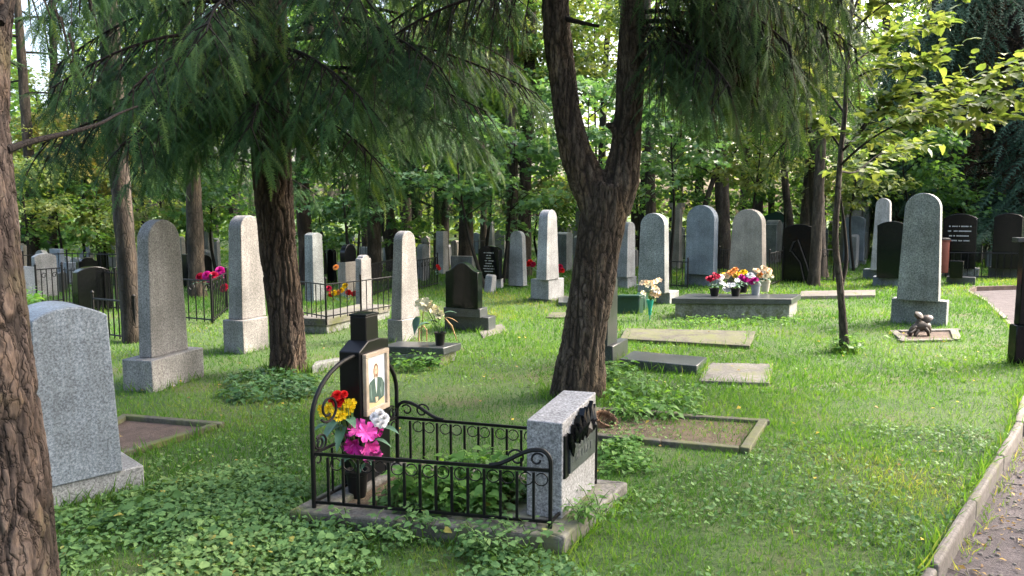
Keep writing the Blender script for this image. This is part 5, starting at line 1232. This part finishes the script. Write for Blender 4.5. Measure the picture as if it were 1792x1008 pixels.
# trees of the same wood behind and left of the camera
for (x, y), kd, z, sc in (((-7, -4.5), 'thin', 5.0, 1.1), ((-4.5, -7), 'cool', 4.4, 1.3), ((.5, -9.5), 'green', 4.6, 1.3), ((-12, 1.0), 'thin', 4.8, 1.1), ((5.5, -8), 'green', 4.8, 1.2), ((-10, -8), 'yg', 5, 1.4)):
    o = tree_root('tree', Vector((x, y, -.09 if y < -3.5 or x > 0 else 0)), ['spreading green tree behind the camera at its left', 'cool leaved tree behind the camera near the left corner', 'tall green tree straight behind the camera', 'green tree beyond the left edge beside the nearest trunk', 'green tree behind the camera across the path', 'yellowish tree furthest behind the camera at its left'][[-7, -4.5, .5, -12, 5.5, -10].index(x)])
    trunk('trunk', [(x, y, -.12), (x+.1, y, 2), (x+.2, y+.1, 5), (x, y, 9)], [.2, .17, .13, .03], 'bark_grey', o, 16, 40, .02, 12, .2, 1.4, .3, 4)
    add_crown(o, kd, (x, y, z), sc)
# understorey saplings, each its own thing
SAP = [('cool leaved maple sapling left of the forked trunk at mid distance', 'bush', 800, 300, 15.0, .85, 850, 470), ('broad maple sapling right behind the ogee headstone', 'bush', 900, 330, 16.5, .9, 880, 470), ('maple sapling in the shade between spruce and narrow headstone', 'bush', 600, 350, 15.5, .75, 610, 480), ('dark shrub right behind the fenced plot', 'bushy', 680, 390, 20, .9, 680, 468),
 ('yellow green sapling close left of the forked trunk', 'bushl', 965, 330, 19, .7, 960, 462), ('maple sapling in the fork of the leaning tree', 'bush', 1030, 230, 15.5, .85, 1040, 465), ('bright sapling left of the pale grey trunk', 'bush', 1175, 270, 17, .9, 1170, 470), ('yellow green sapling above the brownish headstone', 'bushl', 1330, 290, 18, .8, 1320, 468), ('yellow green sapling right of the double trunk', 'bushl', 1500, 320, 20, .9, 1495, 455),
 ('green sapling behind the grey arched headstone', 'bushy', 1580, 300, 21, 1.0, 1585, 452), ('golden shrub at far left behind the arching branches', 'bushg', 150, 300, 20, 1.0, 150, 462), ('green shrub at far left low behind the stones', 'bushy', 100, 405, 19, .9, 110, 470), ('light green shrub left of the tall pinkish headstone', 'bushl', 170, 390, 20, .9, 180, 470), ('pale green shrub right of the grey brown trunk', 'bushl', 280, 370, 18, .85, 285, 470),
 ('green shrub behind the tall pale headstone', 'bushy', 370, 380, 18, .8, 380, 470), ('cool green shrub left of the tall pale headstone', 'bush', 345, 330, 16.5, .7, 350, 475), ('yellow leaved sapling deep between the dark trunks', 'bushl', 625, 290, 26, .5, 626, 440), ('green shrub deep behind the twin trunks', 'bushy', 940, 400, 23, .8, 945, 452), ('green shrub deep behind the obelisk', 'bushy', 1010, 380, 23, .7, 1020, 452),
 ('green shrub deep right of the forked trunk', 'bushy', 1110, 350, 22, .8, 1115, 455), ('green shrub behind the bluish headstone', 'bushy', 1230, 350, 22, .8, 1235, 455), ('low shrub behind the black leaning headstone', 'bushy', 1370, 340, 24, .8, 1365, 446), ('dark shrub under the right spruce', 'bushy', 1690, 390, 22, .9, 1690, 452), ('pale shrub just right of the nearest trunk', 'bushl', 40, 360, 17, .7, 50, 475),
 ('leafy sapling high between the spruce and the forked tree', 'bush', 860, 150, 18, 1.0, 845, 462), ('leafy sapling high behind the fork', 'bushl', 1040, 120, 18, .9, 1046, 460), ('leafy sapling behind the fenced plot flowers', 'bushy', 560, 420, 19, .7, 570, 470)]
for lab, kind, px, py, Y, sc, bx, by in SAP:
    c = P(px, py-22, Y); b = Vector((P(bx, by, Y).x, Y, 0)); o = tree_root('sapling', b, lab, 'sapling', 'saplings and shrubs between the graves')
    mb = MB(); mid = (c-b)*.5+Vector((random.uniform(-.15, .15), 0, 0)); pts = smooth_path([(0, 0, -.05), tuple(mid), tuple(c-b), tuple(c-b+UP*sc*.8)], 14)[0]
    mb.tube([Vector(p) for p in pts], list(np.linspace(.045, .008, 14)), 6); 
    mb.build('trunk', M['bark_far'], o, smooth=60)
    for k in range(6):
        mb = MB(); a = random.uniform(0, 6.28); s = pts[random.randint(6, 11)]; e = Vector(s)+Vector((math.cos(a), math.sin(a), .5))*sc; mb.tube([Vector(s), (Vector(s)+e)/2+UP*.1, e], [.014, .01, .004], 5); mb.build('limb', M['twig'], o, smooth=60)
    add_crown(o, kind, c, sc)

# -- conifers farther off
def far_conifer(name, label, base_px, r, limbs, mat, frs, tl, weep, bark='bark_far', tw=12, tint=(.1, .8), top=None, zfine=6.5, step=.1, dead=False):
    b = G(*base_px); o = tree_root(name, b, label)
    tp = [Vector(b)-UP*.05, Vector(b)+Vector((.03, 0, 3)), Vector(b)+Vector((.0, 0, 7)), Vector(b)+UP*(top or 12)]
    trunk('trunk', tp, [r, r*.85, r*.6, r*.15], bark, o, 18, 50, .02, 12, .2, 4.4, .3, 5)
    c = Crown()
    for z, az, L, ri, dr in limbs:
        C_ = limb_curve(axis_at(tp, z), az, L, ri, dr); limb_obj(C_, .035, o, 'bark_far', .008); c.limb(C_, int(tw*L/1.6), tl, frs, weep, tint, step=step)
    c.build(o, mat, zfine)
    if dead:
        q = Crown()
        for z, az, L, ri, dr in limbs[::1]: q.limb(limb_curve(axis_at(tp, z), az, L*.75, ri, dr*.9), 9, .8, (.4, .7), 1.0, (.1, .9), .1, 1, .22)
        q.twigs = MB(); q.build(o, 'dead', 1, 'dead_sprays')
    return o
lm = []
for k in range(56): z = 1.7+k*.175; lm.append((z, 100+(k*137.5) % 270, (4.2-.022*k)*random.uniform(.6, 1.1), .35, 1.1+.01*k))
far_conifer('spruce_tree', 'big dark spruce with blue green bough tips at the right edge', (1752, 462), .34, lm, 'needle_blue', (.5, .85), 1.1, .5, tw=9, top=14, zfine=1, step=.2, dead=True)
_sp = [o for o in COL.objects if o.get('label') == 'big dark spruce with blue green bough tips at the right edge'][0]
for lab, b_, sc_, rz_ in (('second dark spruce standing left of and behind the big blue green one', (1655, 446), .95, .5), ('third dark spruce closing the view beyond the right edge', (1850, 452), 1.05, -.4)):
    c_ = _sp.copy(); COL.objects.link(c_); c_['label'] = lab; c_.location = G(*b_); c_.scale = (sc_,)*3; c_.rotation_euler = (0, 0, rz_)
    for ch in list(_sp.children):
        d_ = ch.copy(); COL.objects.link(d_); d_.parent = c_
lm = [(2.3+k*.18, k*137.5, random.uniform(1.3, 2.2), .2, .9) for k in range(22)]
far_conifer('spruce_tree', 'dark weeping spruce behind the ogee headstone', (815, 474), .2, lm, 'needle', (.24, .4), .7, 1.0, tw=13, top=10, zfine=2.9)
lm = [(3.2+k*.2, k*137.5, random.uniform(.7, 1.2), .2, .9) for k in range(16)]
far_conifer('spruce_tree', 'weeping conifer whose boughs hang over the double trunk', (1424, 500), .12, lm, 'needle_grey', (.24, .4), .7, 1.1, tw=12, top=9, zfine=3.0)
lm = [(2.6+k*.22, k*137.5, random.uniform(1.4, 2.3), .2, .9) for k in range(18)]
far_conifer('spruce_tree', 'dark conifer between the grey brown trunk and the spruce', (345, 520), .15, lm, 'needle', (.24, .4), .7, .9, tw=12, top=9, zfine=3.0)
lm = [(2.4+k*.2, k*137.5, random.uniform(1.4, 2.2), .2, .8) for k in range(18)]
far_conifer('spruce_tree', 'dark conifer between the spruce and the narrow headstone', (655, 492), .16, lm, 'needle', (.24, .4), .7, .9, tw=12, top=9, zfine=3.0)
lm = [(4.5+k*.35, k*137.5, random.uniform(1.2, 2.2), .3, .4) for k in range(16)]
far_conifer('pine_tree', 'thin pine with open crown against the white sky at upper left', (62, 480), .14, lm, 'needle_grey', (.28, .45), .5, .2, tw=7, top=11, zfine=2)

# -- the wood beyond: one mass of leaves
n = 84000
px = rng.uniform(-500, 2300, n); Yf = rng.uniform(27, 62, n)
hgt = 17+3*np.sin(px*.013)+2.5*np.sin(px*.041+1)
gap = np.exp(-((px-110)/95.)**2)*.62+np.exp(-((px-1515)/75.)**2)*.42
topz = 1.6+(hgt-1.6)*(1-gap)*(Yf/45)
z = topz*rng.random(n)**1.05
clump = vnoise(px*.02*Yf*.035, z, .55)*.6+vnoise(px*.05+40, z+Yf*.2, 1.1)*.4
keep = clump > np.where(z < 3.2, .36, .365)
px, Yf, z = px[keep], Yf[keep], z[keep]; m = len(px)
pos = np.stack([(px-896)/FPX*Yf, Yf, z], 1)
ti = np.clip(vnoise(px*.012+7, z*.5+Yf*.1, 1.0)*1.1-.05+rng.normal(0, .18, m)+np.exp(-((px-1350)/500.)**2)*.15, 0, 1)
V, F, T = scatter(T_leaf2(.42), pos, basis(rdir(m, -.2, .4), rup(m, .5)), rng.uniform(.26, .5, m), ti)
tag(link('distant_wood', mesh_np('distant_wood', V, F, M['far_leaf'], T)), 'mass of leafy wood beyond the graves', 'wood', kind='stuff')
wt = MB()
for k in range(60):
    Yk = random.uniform(30, 55); xk = random.uniform(-1, 1)*Yk*.8; wt.tube([(xk, Yk, -.1), (xk+random.uniform(-.3, .3), Yk, 5), (xk+random.uniform(-.8, .8), Yk, 13)], [.2, .16, .08], 6, cap=False)
tag(wt.build('distant_trunks', M['bark_far']), 'far off trunks within the wood beyond the graves', 'wood', kind='stuff')

# ------------------------------------------------------------------ grass and low plants
def free(x, y, pad=0.0):
    ok = ~in_poly(x, y, PATH_POLY)
    for f in FOOT:
        c = f.mean(0); g = c+(f-c)*(1+pad); ok &= ~in_poly(x, y, g)
    return ok
def lawn_pts(y0, y1, dens):
    a = .74; b = .9; A = a*(y1*y1-y0*y0)+2*b*(y1-y0); n = int(A*dens)
    y = y0+(y1-y0)*rng.random(n*2); w = a*y+b; k = rng.random(n*2) < w/(a*y1+b); y = y[k][:n]; x = rng.uniform(-1, 1, len(y))*(a*y+b)
    return x, y
parts = []
for y0, y1, dn, hh, T_, wsc in ((2.3, 4.2, 5200, .040, T_blade(), 1.0), (4.2, 6.5, 3400, .045, T_blade(), 1.15), (6.5, 9.5, 1700, .052, T_blade1(), 1.3), (9.5, 14, 900, .060, T_blade1(), 1.7), (14, 20, 420, .075, T_blade1(), 2.4), (20, 30, 170, .08, T_blade1(), 3.4)):
    x, y = lawn_pts(y0, y1, dn)
    lush = vnoise(x, y, .55)*.55+vnoise(x+30, y, 1.7)*.3+vnoise(x, y+50, 5.0)*.15
    bare = np.exp(-(((x+.75)/.8)**2+((y-6.6)/.9)**2))*.3+np.exp(-(((x-.9)/.6)**2+((y-5.1)/.5)**2))*.5
    k = free(x, y) & (rng.random(len(x)) < np.clip(.35+1.3*(lush-.28)-bare, .08, 1)); x, y, lush, bare = x[k], y[k], lush[k], bare[k]; m = len(x)
    h = hh*rng.uniform(.45, 1.25, m)*(.7+.6*lush)*(1-.45*bare)
    d = np.stack([rng.normal(0, .42, m), rng.normal(0, .42, m), np.ones(m)], 1)
    t = np.clip(.32+.75*(vnoise(x+9, y+3, .8)-.5)+.35*(vnoise(x, y, 3)-.5)+rng.normal(0, .16, m)+bare*.3+.012*np.clip(y-6, 0, 10), 0, 1)
    sc = np.stack([h*wsc*(.055/h)**.4, h, h], 1)
    parts.append(scatter(T_, np.stack([x, y, np.full(m, -.004)], 1), basis(d, rdir(m, 0, .1)), sc, t))
# longer tufts hugging stones, trunks and kerbs
tx = []; ty = []
for f in FOOT:
    k = len(f)
    for i in range(k):
        a, b = f[i], f[(i+1) % k]; L = np.hypot(*(b-a)); q = int(L*(95 if a[1] < 9 else 35)); 
        if a[1] > 25 or L > 4: continue
        s = rng.random(q); n_ = np.array((b[1]-a[1], a[0]-b[0]))/max(L, 1e-6); pp = a+(b-a)*s[:, None]+n_*rng.exponential(.022, (q, 1)); tx.append(pp[:, 0]); ty.append(pp[:, 1])
for c, r, q in ((B1, .2, 260), (B2, .27, 340), (B3, .07, 220), (B0, .24, 200)):
    a = rng.uniform(0, 6.28, q); rr = r+rng.exponential(.05, q); tx.append(c.x+rr*np.cos(a)); ty.append(c.y+rr*np.sin(a))
tx = np.concatenate(tx); ty = np.concatenate(ty); k = free(tx, ty); tx, ty = tx[k], ty[k]; m = len(tx); h = rng.uniform(.05, .13, m)
parts.append(scatter(T_blade(.035), np.stack([tx, ty, np.zeros(m)], 1), basis(np.stack([rng.normal(0, .4, m), rng.normal(0, .4, m), np.ones(m)], 1), rdir(m, 0, .1)), h, np.clip(rng.normal(.45, .2, m), 0, 1)))
V, F, T = merge(parts)
tag(link('grass', mesh_np('grass', V, F, M['grass'], T)), 'uneven green lawn grass between the graves', 'grass', kind='stuff')

def leaves_at(x, y, z, size, tmpl, tint, zdir=(-.1, .35), upn=.45, zs=0.02):
    m = len(x); return scatter(tmpl, np.stack([x, y, z+rng.uniform(0, zs, m)], 1), basis(rdir(m, *zdir), rup(m, upn)), size, tint)
# creeping ground cover in front of the near grave
cover = []
def zone(poly, dens, zmax, size, tm=T_heart(.46), power=1.0, fade=None):
    pl = np.array([tuple(G(*p).xy) for p in poly]); lo, hi = pl.min(0), pl.max(0); n = int((hi-lo).prod()*dens)
    x = rng.uniform(lo[0], hi[0], n); y = rng.uniform(lo[1], hi[1], n); den = vnoise(x, y, 2.2)*.6+vnoise(x+20, y, 6)*.4
    k = in_poly(x, y, pl) & free(x, y, -.02) & (rng.random(n) < np.clip((den-.30)*2.6, .03, 1)); x, y, den = x[k], y[k], den[k]; m = len(x)
    z = zmax*rng.random(m)**power*(.4+den); t = np.clip(.45+.5*(vnoise(x, y+5, 1.5)-.5)+rng.normal(0, .16, m)+(rng.random(m) < .004)*.6, 0, 1)
    cover.append(leaves_at(x, y, z, rng.uniform(.6, 1.3, m)*size, tm, t))
zone([(60, 1150), (75, 905), (250, 858), (420, 805), (545, 868), (515, 905), (1000, 985), (1080, 1150)], 2900, .05, .030)
zone([(60, 1150), (75, 905), (250, 858), (420, 805), (545, 868), (515, 905), (1000, 985), (1080, 1150)], 2800, .055, .030, T_leaf4(.30, .07, .2))
zone([(60, 1150), (75, 905), (250, 858), (420, 805), (545, 868), (515, 905), (1000, 985), (1080, 1150)], 1500, .05, .020, T_leaf4(.46, .02, .05))
zone([(60, 1150), (75, 905), (250, 858), (330, 850), (420, 950), (420, 1150)], 420, .075, .050, T_heart(.40))
zone([(600, 915), (1000, 985), (1000, 1150), (520, 1150), (520, 960)], 520, .065, .045, T_heart(.42))
zone([(1000, 1000), (1640, 1000), (1640, 1100), (1000, 1150)], 1000, .035, .026)
zone([(1000, 1000), (1640, 1000), (1640, 1100), (1000, 1150)], 1400, .04, .024, T_leaf4(.28))
zone([(1010, 900), (1640, 980), (1780, 760), (1500, 740), (1100, 860)], 1100, .032, .024)
zone([(220, 840), (540, 860), (520, 700), (390, 745)], 1100, .03, .024)
zone([(560, 690), (1780, 690), (1780, 600), (560, 600)], 150, .03, .028)
zone([(1040, 770), (1260, 778), (1270, 735), (1060, 725)], 900, .03, .03, T_leaf4(.3))
V, F, T = merge(cover); tag(link('ground_cover', mesh_np('ground_cover', V, F, M['cover'], T)), 'low creeping leaves spreading over the ground before the near grave', 'ground cover', kind='stuff')
# leafy herbs: stems with paired leaves
def herbs(name, label, spots, h, size, mat, tm, nl=9, spread=.12, lean=.25):
    L = []; st = MB()
    for x, y, z0 in spots:
        hh = h*random.uniform(.5, 1.2); a = random.uniform(0, 6.28); tip = np.array((x+math.cos(a)*lean*hh, y+math.sin(a)*lean*hh, z0+hh)); b_ = np.array((x, y, z0))
        st.tube([Vector(b_), Vector((b_+tip)/2)+Vector((0, 0, .02)), Vector(tip)], [.003, .0025, .0015], 4, cap=False)
        for k in range(nl):
            t = .25+.75*(k+.5)/nl; p = b_*(1-t)+tip*t; az = a+k*2.4; d = np.array([[math.cos(az), math.sin(az), random.uniform(-.35, .25)]])
            q = p[None]+d*spread*.3*random.uniform(.2, 1)
            L.append(scatter(tm, q, basis(d, rup(1, .3)), np.array([size*random.uniform(.6, 1.25)]), np.array([np.clip(random.gauss(.45, .2), 0, 1)])))
    V, F, T = merge(L); o = link(name, mesh_np(name, V, F, M[mat], T)); tag(o, label, 'plants', kind='stuff')
    s_ = st.build('stems', M['stem'], o); s_['kind'] = 'stuff'; return o
def spots_px(poly, n, z=0.0):
    pl = np.array([tuple(G(*p, z).xy) for p in poly]); lo, hi = pl.min(0), pl.max(0); x = rng.uniform(lo[0], hi[0], n*6); y = rng.uniform(lo[1], hi[1], n*6); k = in_poly(x, y, pl); return [(a, b, z) for a, b in zip(x[k][:n], y[k][:n])]
herbs('nettles', 'dark green nettle like herbs around the foot of the spruce', spots_px([(385, 705), (400, 668), (470, 655), (548, 668), (560, 700), (480, 710)], 90), .10, .06, 'darkleaf', T_heart(.34), 8, .16, .5)
herbs('bed_plants', 'broad leaved plants growing in the bed right of the forked tree', spots_px([(1065, 735), (1060, 690), (1120, 672), (1215, 700), (1215, 738), (1120, 742)], 75), .14, .075, 'bigleaf', T_leaf4(.24, .08, .3), 8)
herbs('bed_plants', 'small leafy plants along the back of the mottled granite block', spots_px([(1050, 835), (1052, 780), (1120, 775), (1140, 830)], 60), .08, .04, 'bigleaf', T_heart(.42), 7)
herbs('grave_plants', 'broad leaved plants filling the near fenced grave', [(p.x, p.y, HZ-.03) for p in [FL+e1h*((BR-BL).length*random.uniform(.28, .72))+e2h*((BR-FR).length*random.uniform(.12, .8)) for _ in range(78)]], .24, .064, 'bigleaf', T_heart(.40), 9)
herbs('grave_plants', 'low leaves creeping under the near iron fence', [(p.x, p.y, HZ-.03) for p in [FL+e1h*((BR-BL).length*random.uniform(.2, .85))+e2h*((BR-FR).length*random.uniform(.05, .9)) for _ in range(60)]], .10, .055, 'cover', T_heart(.42), 6)
herbs('sapling_shoots', 'leafy shoots around the foot of the young tree', [(B3.x+random.gauss(0, .12), B3.y+random.gauss(0, .1), 0) for _ in range(22)], .22, .07, 'bigleaf', T_leaf4(.3), 6)
herbs('weeds', 'low weeds along the grave table foot', spots_px([(1150, 575), (1385, 572), (1400, 562), (1190, 562)], 70), .10, .07, 'bigleaf', T_leaf4(.2), 6)
herbs('weeds', 'small weeds hugging the low slab with the flower pot', spots_px([(690, 655), (770, 650), (775, 640), (690, 635)], 26), .16, .06, 'bigleaf', T_heart(.38), 7)
herbs('weeds', 'pale weeds left of the bluish headstone foot at the ironwork', spots_px([(45, 560), (66, 560), (66, 540), (45, 540)], 24), .35, .10, 'bigleaf', T_heart(.38), 8)
herbs('weeds', 'leafy weeds in front of the polished grey slab', spots_px([(1055, 675), (1110, 670), (1105, 650), (1060, 655)], 24), .14, .08, 'bigleaf', T_leaf4(.3), 7)
herbs('vines', 'creeping leaves climbing over the front edge of the grave plinth', [(p.x, p.y, HZ) for p in [G(random.gauss(725, 26), random.uniform(893, 930), HZ) for _ in range(16)]+[G(random.gauss(880, 40), random.uniform(918, 960), HZ) for _ in range(16)]+[G(random.uniform(560, 1000), random.uniform(905, 960), HZ*.8) for _ in range(16)]], .06, .036, 'cover', T_heart(.42), 6, .16, 1.1)
herbs('vines', 'weeds creeping over the right end of the grave plinth', [(p.x, p.y, HZ) for p in [G(random.uniform(1000, 1060), random.uniform(880, 925), HZ) for _ in range(20)]], .10, .045, 'bigleaf', T_leaf4(.24), 6, .14, .7)
# fallen leaves and litter
fx = []; 
x, y = lawn_pts(2.4, 12, 1.8); m = len(x); L1 = leaves_at(x, y, np.where(in_poly(x, y, PATH_POLY), -.083, .03), rng.uniform(.02, .045, m), T_leaf4(.4), rng.random(m), (0, .15), .3)
pz = rng.uniform(-1, 1, 900); yk = rng.uniform(.6, 6.5, 900); xk = -.74+.86*yk+np.abs(pz)**.8*rng.uniform(.02, 1.6, 900)*1.2
k = in_poly(xk, yk, PATH_POLY); xk, yk = xk[k], yk[k]; m = len(xk)
L2 = leaves_at(xk, yk, np.full(m, -.083), rng.uniform(.012, .04, m), T_leaf4(.3), rng.uniform(0, .6, m), (0, .2), .5)
V, F, T = merge([L1, L2]); tag(link('fallen_leaves', mesh_np('fallen_leaves', V, F, M['fallen'], T)), 'scattered fallen leaves on lawn and path', 'leaves', kind='stuff')
tw = MB()
for k in range(110):
    y_ = random.uniform(1.6, 6.5); x_ = -.72+.86*y_+random.expovariate(2.2); a = random.uniform(0, 6.28); l = random.uniform(.05, .22)
    tw.tube([(x_, y_, -.081), (x_+math.cos(a)*l*.5, y_+math.sin(a)*l*.5, -.074), (x_+math.cos(a+.5)*l, y_+math.sin(a+.5)*l, -.081)], [.0035, .003, .002], 4)
for k in range(1100):
    y_ = random.uniform(1.5, 8); x_ = -.7+.86*y_+random.expovariate(1.2); r = random.uniform(.004, .013); tw.lathe([(r*.6, 0), (r, r*.4), (r*.5, r*.8)], (x_, y_, -.086), 5)
tag(tw.build('path_litter', M['kerb']), 'small stones and twigs lying on the path', 'litter', kind='stuff')
# a few grass tufts along the kerb on the path side
m = 900; s = rng.random(m)*(KB[6]-KB[2]).length; y_ = KB[2].y+rng.random(m)*8; x_ = np.interp(y_, [p.y for p in KB], [p.x for p in KB])+.03+rng.exponential(.05, m)
h = rng.uniform(.02, .07, m); V, F, T = scatter(T_blade(.05), np.stack([x_, y_, np.full(m, -.085)], 1), basis(np.stack([rng.normal(0, .6, m), rng.normal(0, .6, m), np.ones(m)], 1), rdir(m, 0, .1)), h, np.clip(rng.normal(.75, .2, m), 0, 1))
tag(link('kerb_grass', mesh_np('kerb_grass', V, F, M['grass'], T)), 'dry grass tufts along the path side of the kerb', 'grass', kind='stuff')
